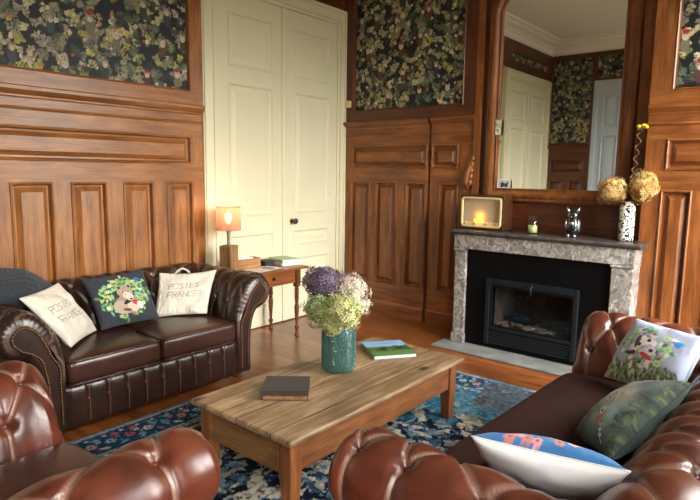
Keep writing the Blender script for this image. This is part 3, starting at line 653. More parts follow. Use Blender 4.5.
def soft_box(name, w, d, h, mat, parent, M, r=.035, crown=.02, n=36, piping=None):
    """seat cushion: rounded edges, slightly crowned top; origin at bottom centre"""
    N = n; lat = np.linspace(-PI/2, PI/2, N); lon = np.linspace(-PI, PI, 2*N+1)
    A, B = np.meshgrid(lon, lat, indexing='ij')
    def sp(t, e): return np.sign(t)*np.abs(t)**e
    e1, e2 = .22, .12
    x = w/2*sp(np.cos(B), e1)*sp(np.cos(A), e2); y = d/2*sp(np.cos(B), e1)*sp(np.sin(A), e2); z = h/2*sp(np.sin(B), .35)+h/2
    z = z+crown*(1-(2*x/w)**2)*(1-(2*y/d)**2)*(z/h)
    P = np.stack([x, y, z], -1); Mn = np.array(M); Pw = P @ Mn[:3, :3].T+Mn[:3, 3]
    o = grid(name, Pw, mat, parent)
    if piping:
        for zz in (h*.93, h*.07):
            m = MB(); pts = []
            for t in np.linspace(0, 2*PI, 81)[:-1]:
                c, s_ = math.cos(t), math.sin(t); pts.append((w/2*.985*math.copysign(abs(c)**e2, c), d/2*.985*math.copysign(abs(s_)**e2, s_), zz))
            pts = pts+[pts[0]]
            m.tube(pts, .0045, 6); m.build('piping', piping, o, smooth=True, M=M)
    return o
def chesterfield(name, loc, rz, W, SD, label, cat, lea, btn, seats, seat_mat, tuft_a=.17, gather=0.0, rail_pleats=0, seat_h=.44, amp=.017, phase=0, zs=1.0, arm_ext=0.0, seat_over=.0):
    """local: front plane y=0, sitter faces -Y, arms' inner faces at +-W/2, back inner face y=SD"""
    r = empty(name, loc, rz, label, cat)
    S = Matrix.Diagonal((1, 1, zs, 1))
    # right arm (+x): local X axis of sweep -> +Y, outward -> +X
    MRm = S @ Matrix(((0, 1, 0, W/2), (1, 0, 0, -arm_ext), (0, 0, 1, 0), (0, 0, 0, 1)))
    MLm = S @ Matrix(((0, -1, 0, -W/2), (1, 0, 0, -arm_ext), (0, 0, 1, 0), (0, 0, 0, 1)))
    for Mx in (MRm, MLm): upholstery('armrest', SD+arm_ext, lea, btn, r, Mx, True, (False, True), tuft_a, amp, gather, phase=phase)
    MBk = S @ Matrix(((1, 0, 0, -W/2), (0, 1, 0, SD), (0, 0, 1, 0), (0, 0, 0, 1)))
    upholstery('backrest', W, lea, btn, r, MBk, False, (True, True), tuft_a, amp, phase=phase)
    boxo('base', -W/2-.10, W/2+.10, .04, SD+.10, .05, .26, lea, r)
    # front rail with pleats
    nu, nv = int(W/.008), 30; u = np.linspace(-W/2-.002, W/2+.002, nu); v = np.linspace(0, 1, nv); U, V = np.meshgrid(u, v, indexing='ij')
    zt = seat_h-.155; z = .045+(zt-.045)*V; bulge = .02*np.sqrt(np.clip(1-(2*V-1)**4, 0, 1)); H = bulge
    if rail_pleats:
        sp_ = W/rail_pleats; dd = np.abs(((U+W/2)/sp_+.5) % 1-.5)*sp_
        H = H-.010*np.exp(-(dd/.012)**2)-.008*np.exp(-(dd/.012)**2-((V-.72)/.12)**2)
    P = np.stack([U, .022-H, z], -1); rail = grid('front_rail', P, lea, r, flip=True)
    if rail_pleats:
        for k in range(1, rail_pleats):
            q = MB(); q.ball((-W/2+k*W/rail_pleats, .016, .045+(zt-.045)*.62), .007, 8, 6); q.build('button', btn, rail, smooth=True)
            q = MB(); q.tube([(-W/2+k*W/rail_pleats, .0165-.02*math.sqrt(max(0, 1-(2*t-1)**4)), .045+(zt-.045)*t) for t in np.linspace(.04, .97, 9)], .0019, 5); q.build('pleat_seam', SEAM, rail, smooth=True)
    q = MB(); q.box(-W/2, W/2, .022, .10, zt-.01, zt+.002); q.build('rail_top', lea, rail)
    sw = W/seats
    for k in range(seats):
        soft_box('seat_cushion', sw-.006, SD+.03+seat_over, .155, seat_mat, r, Matrix.Translation((-W/2+sw*(k+.5), (SD+.02-seat_over)/2, zt+.001)), crown=.022, piping=seat_mat if seats > 1 else None)
    for sx in (-1, 1):
        for y in (.09, SD+.07):
            q = MB(); q.lathe([(.02, .0), (.03, .008), (.034, .025), (.028, .045), (.02, .052)], c=(sx*(W/2+.06), y, 0), n=16); q.build('foot', DESKL, r, smooth=True)
    return r
SEAM = plain('pleat_edge', '#7a5238', .4)
BTN_D = plain('button_dark', '#5a3524', .3, coat=.3); BTN_R = plain('button_tan', '#5f3020', .3, coat=.3)
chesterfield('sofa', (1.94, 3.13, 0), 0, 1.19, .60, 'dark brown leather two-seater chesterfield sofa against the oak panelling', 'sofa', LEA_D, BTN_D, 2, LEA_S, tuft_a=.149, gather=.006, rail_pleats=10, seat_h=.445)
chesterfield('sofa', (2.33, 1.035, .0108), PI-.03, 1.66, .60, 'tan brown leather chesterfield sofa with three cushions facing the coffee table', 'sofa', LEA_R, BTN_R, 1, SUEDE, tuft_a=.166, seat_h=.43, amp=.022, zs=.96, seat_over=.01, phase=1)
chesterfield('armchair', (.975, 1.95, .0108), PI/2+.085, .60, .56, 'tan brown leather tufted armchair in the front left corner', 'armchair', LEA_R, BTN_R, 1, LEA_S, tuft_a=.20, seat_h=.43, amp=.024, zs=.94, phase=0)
# ------------------------------------------------------------------ rug
def vnoise(X, Y, s, seed):
    r = np.random.RandomState(seed).rand(128, 128); x, y = X/s, Y/s; i, j = np.floor(x).astype(int), np.floor(y).astype(int); fx, fy = x-i, y-j
    fx, fy = fx*fx*(3-2*fx), fy*fy*(3-2*fy); g = lambda a, b: r[a % 128, b % 128]
    return (g(i, j)*(1-fx)+g(i+1, j)*fx)*(1-fy)+(g(i, j+1)*(1-fx)+g(i+1, j+1)*fx)*fy
RX0, RX1, RY0, RY1 = .85, 3.785, .75, 3.085
R = Raster(RX1-RX0, RY1-RY0, .008, '#1a2438'); W_, H_ = RX1-RX0, RY1-RY0; rs = random.Random(5)
for _ in range(900):                                                      # field: pale scrolling vines on navy, mirrored four ways
    x, y, a = rs.uniform(.3, W_/2), rs.uniform(.3, H_/2), rs.uniform(0, 6.3); L = rs.uniform(.03, .07); c = rs.choice(['#b9b4a2', '#8f9597', '#c9c3ae', '#5f7f90', '#3d5870', '#a09c8c', '#2b3a52', '#0f1626', '#141d2e'])
    for mx in (0, 1):
        for my in (0, 1):
            xx, yy = (W_-x if mx else x), (H_-y if my else y); aa = a
            if mx: aa = PI-aa
            if my: aa = -aa
            R.ell(xx, yy, L, L*.34, aa, c, leaf=True)
def band(e0, e1, c, a=1.0):
    E_ = np.minimum(np.minimum(R.X, W_-R.X), np.minimum(R.Y, H_-R.Y)); m = (E_ >= e0) & (E_ < e1); R.a[m] = R.a[m]*(1-a)+np.array(lin(c))*a
band(0, .34, '#24425a'); band(0, .02, '#5b7183'); band(.02, .05, '#8e9ba2'); band(.05, .065, '#23344a'); band(.27, .285, '#9aa3a4'); band(.285, .32, '#5d7f93'); band(.32, .34, '#1c283a')
for side in range(4):                                                     # flowered border
    Ls = W_ if side < 2 else H_; n = int(Ls/.11)
    for k in range(n):
        t = (k+.5)*Ls/n; e = .165
        x, y = ((t, e), (t, H_-e), (e, t), (W_-e, t))[side]
        col_ = ['#8fb0c2', '#b25c6a', '#d2c9b4', '#4f8ea6', '#c88a8a'][k % 5]
        R.flower(x, y, .030, col_, '#1c2c44', 6, k); R.flower(x+(.055 if side < 2 else .03), y+(.03 if side < 2 else .055), .018, ['#d2c9b4', '#8fb0c2', '#b25c6a'][k % 3], '#24425a', 5, k)
        for s_ in (-1, 1): R.ell(x+(.05 if side < 2 else s_*.06), y+(s_*.06 if side < 2 else .05), .032, .012, k*.7, rs.choice(['#c4bfa9', '#6c9db0', '#7e8f72', '#a9646e']), leaf=True)
    for k in range(int(Ls/.05)):
        t = (k+.5)*.05; x, y = ((t, .30), (t, H_-.30), (.30, t), (W_-.30, t))[side]; R.ell(x, y, .014, .008, 0, '#c9c3ae')
        x, y = ((t, .08), (t, H_-.08), (.08, t), (W_-.08, t))[side]; R.ell(x, y, .012, .010, 0, ['#b9c3c4', '#8d4a58'][k % 2])
for k in range(2600):
    x, y = rs.uniform(0, W_), rs.uniform(0, H_); R.ell(x, y, rs.uniform(.006, .016), rs.uniform(.004, .008), rs.uniform(0, 6), rs.choice(['#8fa6ae', '#1a2538', '#31506a', '#b9b4a2', '#4f7f96', '#7d4a58', '#141d2e', '#6b8790']), .8)
m = vnoise(R.X, R.Y, .33, 3)*.6+vnoise(R.X, R.Y, .11, 4)*.4; wgt = np.clip((m-.50)*4, 0, .75)[..., None]*np.clip((R.X-1.1)/.5, 0, 1)[..., None]
R.a = R.a*(1-wgt)+np.array(lin('#2f7690'))*wgt                            # worn, over-dyed teal patches
m = vnoise(R.X, R.Y, .28, 9); wgt = np.clip((m-.60)*4, 0, .6)[..., None]*(R.X > 2.2)[..., None]; R.a = R.a*(1-wgt)+np.array(lin('#5c4a3e'))*wgt
R.a *= (.42+.62*vnoise(R.X, R.Y, .018, 6))[..., None]
Z = .009+.0015*vnoise(R.X, R.Y, .02, 2); Z[0, :] = Z[-1, :] = .001; Z[:, 0] = Z[:, -1] = .001
rug = grid('rug', np.stack([R.X+RX0, R.Y+RY0, Z], -1), RUGM, None, R.a)
tag(rug, 'worn navy and teal oriental rug under the coffee table', 'rug')

# ------------------------------------------------------------------ coffee table
TX0, TX1, TY0, TY1, TZ = 1.57, 3.05, 1.61, 2.31, .39
ct = empty('coffee_table', ((TX0+TX1)/2, (TY0+TY1)/2, 0), 0, 'low worn pine coffee table standing on the rug', 'coffee table'); Ti = Matrix.Translation(-Vector(ct.location))
def tb(name, b, mat, par=None, bevel=.004): m = MB(); m.box(*b); return m.build(name, mat, par or ct, bevel=bevel, M=Ti)
tb('tabletop', (TX0, TX1, TY0, TY1, TZ-.03, TZ), TABLEW, bevel=.010)
for x in (TX0+.035, TX1-.105):
    for y in (TY0+.035, TY1-.105):
        m = MB(); t = .008
        m.add([(x+t, y+t, .010), (x+.07-t, y+t, .010), (x+.07-t, y+.07-t, .010), (x+t, y+.07-t, .010), (x, y, .19), (x+.07, y, .19), (x+.07, y+.07, .19), (x, y+.07, .19), (x, y, TZ-.0305), (x+.07, y, TZ-.0305), (x+.07, y+.07, TZ-.0305), (x, y+.07, TZ-.0305)],
              [(3, 2, 1, 0)]+[(4*k+i, 4*k+(i+1) % 4, 4*k+4+(i+1) % 4, 4*k+4+i) for k in (0, 1) for i in range(4)]+[(8, 9, 10, 11)])
        m.build('leg', TABLEL, ct, bevel=.005, M=Ti)
for y in (TY0+.045, TY1-.07): tb('apron', (TX0+.106, TX1-.106, y, y+.025, .205, TZ-.031), TABLEA)
tb('apron', (TX1-.07, TX1-.045, TY0+.106, TY1-.106, .205, TZ-.031), TABLED)
tb('apron', (TX0+.05, TX0+.07, TY0+.106, TY1-.106, .19, .203), TABLED)
dr = tb('drawer', (TX0+.040, TX0+.40, TY0+.110, TY1-.110, .206, TZ-.036), TABLED)
m = MB(); h = (TY0+.11, TY1-.11, .206, TZ-.036)
for b in ((h[0], h[1], h[2], h[2]+.008), (h[0], h[1], h[3]-.008, h[3]), (h[0], h[0]+.008, h[2]+.008, h[3]-.008), (h[1]-.008, h[1], h[2]+.008, h[3]-.008)): m.box(TX0+.034, TX0+.041, *b)
m.build('drawer_bead', TABLED, dr, M=Ti)

# ------------------------------------------------------------------ writing desk
dk = empty('side_table', (3.33, 3.83, 0), 0, 'small side table with turned legs and a drawer by the double door', 'side table'); Di = Matrix.Translation(-Vector(dk.location))
m = MB(); m.box(2.905, 3.76, 3.61, 4.045, .622, .642); m.build('tabletop', DESKW, dk, bevel=.006, M=Di)
legp = [(.019, 0), (.021, .01), (.014, .03), (.012, .05), (.020, .075), (.023, .085), (.013, .10), (.012, .11), (.016, .16), (.021, .23), (.023, .27), (.018, .295), (.013, .305), (.022, .315), (.013, .325)]
for k in range(5): legp += [(.021, .335+.024*k), (.021, .345+.024*k), (.014, .352+.024*k)]
legp += [(.022, .46), (.022, .465)]
for x in (2.955, 3.645):
    for y in (3.65, 4.00):
        m = MB(); m.lathe(legp, c=(x, y, 0.001), n=16); m.box(x-.024, x+.024, y-.024, y+.024, .466, .6215); m.build('leg', DESKL, dk, smooth=False, M=Di)
m = MB(); m.box(2.98, 3.62, 3.985, 4.005, .50, .6215); m.build('apron', DESKW, dk, M=Di)
for x in (2.945, 3.645): m = MB(); m.box(x, x+.018, 3.675, 3.975, .50, .6215); m.build('apron', DESKW, dk, M=Di)
m = MB(); m.box(2.98, 3.62, 3.645, 3.66, .50, .515); m.box(2.98, 3.06, 3.645, 3.66, .515, .6215); m.box(3.54, 3.62, 3.645, 3.66, .515, .6215); m.box(3.06, 3.54, 3.655, 3.66, .515, .6215); m.build('front_rail', DESKW, dk, M=Di)
m = MB(); m.box(3.063, 3.537, 3.638, 3.654, .519, .618); dw = m.build('drawer', DESKW, dk, bevel=.003, M=Di)
m = MB(); m.lathe([(.006, 0), (.006, .010), (.013, .016), (.015, .022), (.010, .029), (.001, .031)], n=14); m.build('drawer_knob', plain('knob_dark_brass', '#4b3520', .35, metal=.7), dw, smooth=True, M=Di @ Matrix.Translation((3.345, 3.638, .575)) @ Matrix.Rotation(PI/2, 4, 'X'))

# lamp
LX, LY = 3.025, 3.835
lp = empty('table_lamp', (LX, LY, .642), .35, 'lit table lamp with a wooden block base and coppery mesh shade', 'lamp')
m = MB(); m.box(-.062, .062, -.055, .055, .0005, .235); m.build('lamp_base', BLOCKW, lp, bevel=.006)
m = MB(); m.lathe([(.030, .235), (.030, .240), (.013, .243), (.013, .33), (.017, .335), (.017, .36), (.020, .365), (.020, .415), (.016, .42)], n=18); m.build('lamp_stem', plain('brushed_steel', '#9aa0a5', .3, metal=1), lp, smooth=False)
mt, nt, N, b = newmat('mesh_shade'); N.remove(b); t = N.new('ShaderNodeBsdfTranslucent'); t.inputs[0].default_value = (*lin('#ecc9b4'), 1); tr = N.new('ShaderNodeBsdfTransparent'); tr.inputs[0].default_value = (*lin('#f6dccb'), 1)
df = N.new('ShaderNodeBsdfDiffuse'); df.inputs[0].default_value = (*lin('#c98f78'), 1); m1 = N.new('ShaderNodeMixShader'); m2 = N.new('ShaderNodeMixShader'); m1.inputs[0].default_value = .32; m2.inputs[0].default_value = .30
nt.links.new(df.outputs[0], m1.inputs[1]); nt.links.new(t.outputs[0], m1.inputs[2]); nt.links.new(m1.outputs[0], m2.inputs[1]); nt.links.new(tr.outputs[0], m2.inputs[2]); nt.links.new(m2.outputs[0], N['Material Output'].inputs['Surface'])
m = MB(); m.lathe([(.102, .365), (.102, .555)], n=40, cap=False); m.build('lamp_shade', mt, lp, smooth=True)
for z in (.365, .555):
    m = MB(); m.tube([(.102*math.cos(a), .102*math.sin(a), z) for a in np.linspace(0, 2*PI, 41)], .002, 5); m.build('shade_ring', plain('copper', '#b8704a', .4, metal=1), lp)
m = MB()
for a in (0, PI/2, PI, 1.5*PI): m.tube([(.015*math.cos(a), .015*math.sin(a), .40), (.101*math.cos(a), .101*math.sin(a), .366)], .0015, 5)
m.tube([(0, 0, .37), (0, 0, .41)], .016, 10); m.build('shade_spider', BRASS, lp)
m = MB(); m.lathe([(.012, .42), (.016, .43), (.026, .455), (.029, .475), (.022, .497), (.001, .512)], n=18); m.build('bulb', plain('bulb_glow', '#ffd9a0', .3, emit='#ffc884', es=10), lp, smooth=True)
l = bpy.data.lights.new('lamp_light', 'POINT'); l.energy = 1.6; l.color = (1, .66, .42); l.shadow_soft_size = .035
o = bpy.data.objects.new('lamp_light', l); COL.objects.link(o); o.location = (LX, LY, 1.195)
# crate, paper, books on the side table
cr = empty('wooden_crate', (3.245, 3.905, .6425), -.08, 'small wooden crate holding white paper on the side table', 'crate')
m = MB(); a, b, h = .13, .07, .095
m.box(-a, a, -b, b, 0, .008); m.box(-a, a, -b, -b+.008, .008, h); m.box(-a, a, b-.008, b, .008, h); m.box(-a, -a+.008, -b+.008, b-.008, .008, h); m.box(a-.008, a, -b+.008, b-.008, .008, h); m.build('crate_body', wood('crate_wood', '#b98a58', '#9c6d3e', '#6e4722', 'x', rough=.6, coat=0), cr, bevel=.002)
X, Y = np.meshgrid(np.linspace(0, 1, 40), np.linspace(0, 1, 24), indexing='ij')
Zc = .06+.05*np.sin(PI*X)**.5*np.sin(PI*Y)**.5+.035*(vnoise(X, Y, .09, 2)-.5)
pp = grid('crumpled_paper', np.stack([3.138+X*.212, 3.853+Y*.105, .6425+Zc], -1), plain('tissue', '#f1ece2', .9)); tag(pp, 'white crumpled paper stuffed in the wooden crate', 'paper')
def flatbox(name, label, cat, c, rz, w, d, h, mat, group=None):
    o = boxo(name, -w/2, w/2, -d/2, d/2, 0, h, mat, None, bevel=min(.003, h*.3)); o.location = c; o.rotation_euler = (0, 0, rz); return tag(o, label, cat, group)
def book(c, rz, w, d, h, cover, pages, label, paint=None, group=None, spine=-1):
    """spine on local +X*spine side; pages recessed"""
    r = empty('book', c, rz, label, 'book', group); t = min(.003, h*.15)
    m = MB(); m.box(-w/2, w/2, -d/2, d/2, 0, t); m.box(-w/2, w/2, -d/2, d/2, h-t, h)
    xs_ = (w/2-t, w/2) if spine > 0 else (-w/2, -w/2+t); m.box(xs_[0], xs_[1], -d/2, d/2, t, h-t); m.build('cover', cover, r, bevel=.0008)
    m = MB(); m.box(-w/2+.005, w/2-.005, -d/2+.005, d/2-.005, t, h-t); m.build('pages', pages, r)
    if paint is not None:
        ny, nx = paint.shape[:2]; U, V = np.meshgrid(np.linspace(-w/2+.001, w/2-.001, paint.shape[0]), np.linspace(-d/2+.001, d/2-.001, paint.shape[1]), indexing='ij')
        grid('cover_print', np.stack([U, V, U*0+h+.0006], -1), PAPERP, r, paint)
    return r
PG = plain('page_block', '#ece6d6', .9, bump=.3, bscale=300); PGO = plain('old_page_block', '#9a7350', .9, var=.3, vscale=60)
book((3.70, 3.86, .6425), -.25, .20, .25, .030, plain('pale_book', '#e9ecec', .5), PG, 'thick white book, lower of the pair on the side table')
book((3.69, 3.865, .6735), -.18, .19, .24, .022, plain('green_book', '#a9c39a', .5), PG, 'green covered book lying on the white book')
flatbox('dark_box', 'small black box between crate and books on the side table', 'box', (3.50, 3.90, .6425), -.2, .10, .14, .05, plain('black_card', '#1d1e22', .6))
Rm = Raster(.30, .21, .006, '#e6e3dd')
for k in range(26): Rm.line((.03, .02+k*.007), (.03+rs.uniform(.08, .11), .02+k*.007), .002, '#9a9893')
Rm.ell(.22, .12, .05, .06, 0, '#b08f7d'); Rm.ell(.21, .06, .04, .03, 0, '#7d95a8')
U, V = np.meshgrid(np.linspace(-.15, .15, Rm.nx), np.linspace(-.105, .105, Rm.ny), indexing='ij')
mg = grid('magazine', np.stack([U, V, .004+.004*np.abs(U)/.15], -1), PAPERP, None, Rm.a); mg.location = (3.32, 3.74, .6425); mg.rotation_euler = (0, 0, .12); tag(mg, 'open magazine lying flat at the front of the side table', 'magazine')

# ------------------------------------------------------------------ books on the coffee table
book((1.935, 2.01, .3905), -.86, .225, .20, .026, plain('dark_cover', '#37322f', .6, bump=.3, bscale=120), PGO, 'lower old book with brown page edges under the charcoal book', group=None)
book((1.935, 2.01, .417), -.86, .228, .205, .024, plain('charcoal_cover', '#3d3a38', .6, bump=.3, bscale=120), plain('dark_pages', '#4a3d33', .9), 'charcoal clothbound book, upper of two on the coffee table')
Rg = Raster(.27, .29, .005, '#7fa8c9')
n1 = vnoise(Rg.X, Rg.Y, .05, 3); mk = Rg.Y < .15+.03*n1; Rg.a[mk] = np.array(lin('#476b3c')); Rg.a[Rg.Y < .07] = np.array(lin('#547a48'))
for k in range(60): Rg.ell(rs.uniform(0, .27), rs.uniform(.10, .17), rs.uniform(.01, .025), rs.uniform(.005, .015), 0, rs.choice(['#2e4a2a', '#3c5c30', '#26381f', '#5b6a3c']))
Rg.ell(.08, .12, .03, .018, 0, '#1f2418'); Rg.ell(.2, .12, .025, .02, 0, '#2a3020')
for k in range(9): Rg.line((.05+k*.018, .235), (.062+k*.018, .235), .006, '#2d4b86')
book((2.835, 2.03, .3905), -.62, .27, .29, .022, plain('sage_cover', '#7f9c86', .4), PG, 'green and blue picture book by the teal vase', paint=Rg.a)

# ------------------------------------------------------------------ teal vase and hydrangeas
VX, VY = 2.365, 2.035
prof = [(.0, .012), (.078, .012), (.086, .018), (.088, .04), (.088, .19), (.084, .21), (.072, .225), (.070, .232), (.078, .246), (.080, .250), (.076, .254), (.070, .25), (.066, .236), (.066, .224), (.078, .208), (.082, .19), (.082, .04)]
vo = [(.0, .001), (.070, .001), (.084, .006), (.0935, .02), (.0945, .04), (.0945, .19), (.090, .212), (.078, .228), (.076, .236), (.082, .247), (.084, .252), (.080, .257), (.073, .254), (.070, .238), (.071, .226), (.083, .208), (.0875, .19), (.0875, .04), (.08, .02), (.0, .016)]
def teal_glass(name):
    m, nt, N, b = newmat(name); out = N['Material Output']; t = N.new('ShaderNodeBsdfTransparent'); t.inputs[0].default_value = (.70, .83, .81, 1)
    b.inputs['Base Color'].default_value = (*lin('#587f7d'), 1); b.inputs['Roughness'].default_value = .08; b.inputs['Specular IOR Level'].default_value = 1.0
    mx = N.new('ShaderNodeMixShader'); mx.inputs[0].default_value = .30; nt.links.new(t.outputs[0], mx.inputs[1]); nt.links.new(b.outputs[0], mx.inputs[2]); nt.links.new(mx.outputs[0], out.inputs['Surface']); return m
# finely sampled lathe with embossed herringbone
pv = np.array(vo); s_ = np.r_[0, np.cumsum(np.linalg.norm(np.diff(pv, axis=0), axis=1))]; q = np.linspace(0, s_[-1], 190)
pr, pz = np.interp(q, s_, pv[:, 0]), np.interp(q, s_, pv[:, 1]); A, Q = np.meshgrid(np.linspace(0, 2*PI, 241), np.arange(190), indexing='ij')
rr, zz = pr[Q], pz[Q]; colm = (A/(2*PI)*10) % 1; her = np.sin(2*PI*(zz/.021+np.abs(colm-.5)*3.2))
em = (Q < 100) & (zz > .025) & (zz < .205); rr = rr+np.where(em, .0034*her, 0)
vz = grid('glass_vase', np.stack([rr*np.cos(A), rr*np.sin(A), zz*1.13], -1), teal_glass('teal_glass'), flip=True)
vz.location = (VX, VY, .3905); tag(vz, 'teal herringbone glass vase in the middle of the coffee table', 'vase')
FLOW = painted('petals', .8, bump=0)
def bloom(name, c, r, cols, label, cat, stem_to, n=170, petal=.015, sq=(1, 1, .85), seed=1, group=None, core='#7a8a55', stemc='#6f7f45'):
    rs = random.Random(seed); root = empty(name, c, 0, label, cat, group); P, F, CC = [], [], []
    for i in range(n):
        z = 1-2*(i+.5)/n; a = i*2.39996; q = math.sqrt(1-z*z); d = Vector((q*math.cos(a)+rs.gauss(0, .06), q*math.sin(a)+rs.gauss(0, .06), z+rs.gauss(0, .06))).normalized()
        lump = 1+.13*math.sin(d.x*5+seed)*math.sin(d.y*6+seed*2)+.10*math.sin(d.z*7+seed*3+d.x*3); rad = r*rs.uniform(.84, 1.03)*lump; o = Vector((d.x*rad*sq[0], d.y*rad*sq[1], d.z*rad*sq[2]))
        u = d.orthogonal().normalized(); v = d.cross(u); t0 = rs.uniform(0, 6.3)
        u, v = u*math.cos(t0)+v*math.sin(t0), v*math.cos(t0)-u*math.sin(t0)
        cc = Vector(lin(rs.choice(cols)))*rs.uniform(.75, 1.25); pl = petal*rs.uniform(.9, 1.35)
        for e1, e2 in ((u, v), (v, -u), (-u, -v), (-v, u)):
            b = len(P); up_ = rs.uniform(0, .25)
            P += [o, o+(e1+e2*.45)*pl*.6+d*pl*up_*.5, o+(e1*1.05+e2*1.05)*pl*.75+d*pl*up_*.6, o+(e2+e1*.45)*pl*.6+d*pl*up_*.5]; F.append((b, b+1, b+2, b+3)); k = rs.uniform(.85, 1.1); CC += [tuple(cc*k*.8)]+[tuple(cc*k)]*3
    me = bpy.data.meshes.new('florets'); me.from_pydata([tuple(p) for p in P], [], F); me.materials.append(FLOW)
    at = me.color_attributes.new('paint', 'FLOAT_COLOR', 'POINT'); at.data.foreach_set('color', np.array([(*c_, 1) for c_ in CC], np.float32).reshape(-1)); me.update()
    fo = bpy.data.objects.new('florets', me); COL.objects.link(fo); fo.parent = root; fo['kind'] = 'stuff'
    m = MB(); m.ball((0, 0, 0), r*.76, 18, 12, sc=sq); m.build('flower_core', plain('core', core, .9), root, smooth=True)
    st = Vector(stem_to)-Vector(c); m = MB(); m.tube([Vector((0, 0, -r*.4)), st*.4+Vector((0, 0, -.01)), st], [.0035, .004, .004], 7); m.build('stem', plain('stem', stemc, .7), root, smooth=True)
    return root
PUR = ['#5c4660', '#6b566f', '#4a3a50', '#78667c', '#8b7f8e', '#50404f', '#7a6c68']; CRM = ['#e6dcc8', '#d8ccb6', '#cdbba8', '#ece5d6', '#bfa898', '#ccb0a6', '#a99a84']; GRN = ['#9fae72', '#8a9c5e', '#b4bd86', '#76884f', '#c4c797', '#6d7a4d']; YEL = ['#c9c586', '#d8d39b', '#b6b673', '#e0dcae', '#a5a864', '#cfc58a']
bz = lambda a, b: (VX+a, VY+b, .41)
grp = 'hydrangea heads in the teal vase'
dR = lambda px, dz, back=0.0: (VX+.64*px+.77*back, VY-.77*px+.64*back, .42+dz)
bloom('hydrangea', dR(-.085, .470, .03), .120, PUR, 'purple hydrangea head at the top left of the bouquet', 'flower', bz(-.03, .02), 420, .017, (1.1, 1.1, .72), 1, grp, '#4f4058')
bloom('hydrangea', dR(.060, .420, .0), .115, CRM, 'cream and blush hydrangea head at the right of the bouquet', 'flower', bz(.03, -.02), 420, .017, (.9, .9, .95), 2, grp, '#a39a80')
bloom('hydrangea', dR(-.095, .330, -.03), .112, GRN, 'green hydrangea head at the left of the bouquet', 'flower', bz(-.03, 0), 420, .015, (1, 1, .95), 3, grp)
bloom('hydrangea', dR(.015, .335, -.09), .118, YEL+GRN[:2], 'yellow-green hydrangea head at the front of the bouquet', 'flower', bz(.0, 0), 460, .015, (1.05, 1.05, .9), 4, grp, '#7c7f4a')
bloom('hydrangea', dR(-.035, .262, -.105), .062, YEL, 'small pale green hydrangea head drooping over the vase rim', 'flower', bz(.0, -.02), 190, .013, (1, 1, .9), 5, grp, '#7c7f4a')
bloom('hydrangea', dR(.100, .345, .02), .075, CRM, 'small cream hydrangea head low at the right of the bouquet', 'flower', bz(.02, 0), 220, .015, (1, 1, .9), 6, grp, '#a39a80')

# ------------------------------------------------------------------ cushions and blanket
def pillow(label, cat, BL, BR, TR, TL, T, front, back='#888888', name='cushion', seed=0, wr=.004, flipn=False, nres=70, part_mat=None, group=None, sag=0.0):
    """front: Raster over unit-ish square (w,h) or colour; corners are points in the room, front faces (BR-BL)x(TL-BL)"""
    BL, BR, TR, TL = map(np.array, (BL, BR, TR, TL)); c0 = (BL+BR+TR+TL)/4
    nrm = np.cross((BR+TR-BL-TL), (TL+TR-BL-BR)); nrm /= np.linalg.norm(nrm)
    def sheet(n_, sgn, colr):
        U, V = np.meshgrid(np.linspace(0, 1, n_[0]), np.linspace(0, 1, n_[1]), indexing='ij'); u, v = 2*U-1, 2*V-1
        pin = .05; uu = (u*(1-pin*(1-v*v)*np.abs(u)**3)+1)/2; vv = (v*(1-pin*(1-u*u)*np.abs(v)**3)+1)/2
        P = (BL*(1-uu)[..., None]+BR*uu[..., None])*(1-vv)[..., None]+(TL*(1-uu)[..., None]+TR*uu[..., None])*vv[..., None]
        th = T/2*(np.clip((1-u**2)*(1-v**2), 0, 1))**.42
        nz = vnoise(U+sgn+seed, V+seed, .16, 3+seed)-.5; nz2 = vnoise(U*1.0+seed, V*.4, .035, 5+seed)-.5
        edge = np.clip(1-np.maximum(abs(u), abs(v)), 0, 1)
        th = th+(wr*2.2*nz+wr*nz2*np.exp(-edge*3))*np.clip(edge*12, 0, 1)
        P = P+(nrm*sgn)[None, None, :]*th[..., None]; P[..., 2] -= sag*np.sin(PI*U)*V**2
        return P-c0, colr
    if isinstance(front, Raster): n_ = front.a.shape[:2]; fc = front.a
    else: n_ = (nres, nres); fc = np.ones((nres, nres, 3), np.float32)*np.array(lin(front))
    P1, _ = sheet(n_, 1, fc); P2, _ = sheet((nres, nres), -1, None)
    r = empty(name, tuple(c0), 0, label, cat, group)
    grid('front_cover', P1, part_mat or PAINT, r, fc)
    grid('back_cover', P2, part_mat or PAINT, r, np.ones((nres, nres, 3), np.float32)*np.array(lin(back)), flip=True)
    bd = [Vector(P1[i, 0]) for i in range(0, n_[0], 3)]+[Vector(P1[-1, j]) for j in range(0, n_[1], 3)]+[Vector(P1[i, -1]) for i in range(n_[0]-1, 0, -3)]+[Vector(P1[0, j]) for j in range(n_[1]-1, 0, -3)]
    clean = [bd[0]]
    for p in bd[1:]:
        if (p-clean[-1]).length > .004: clean.append(p)
    m = MB(); m.tube(clean+[clean[0]], .0025, 6); m.build('seam', plain('seam_'+label[:8], tuple(np.array(lin(back))*.8), .9), r, smooth=True)
    return r
def postes():
    R = Raster(.40, .40, .0035, '#cfc8b9')
    write(R, 'POSTES', .075, .235, .046, '#8d877d', .006); write(R, 'FRANCE', .075, .155, .046, '#938d83', .006)
    R.a *= (.95+.08*vnoise(R.X, R.Y, .01, 3))[..., None]; return R
pillow('white linen cushion lettered POSTES FRANCE leaning on the left arm of the dark sofa', 'cushion', (1.44, 3.28, .475), (1.71, 3.52, .475), (1.50, 3.54, .81), (1.19, 3.30, .80), .10, postes(), '#cbc4b5', seed=2, wr=.010)
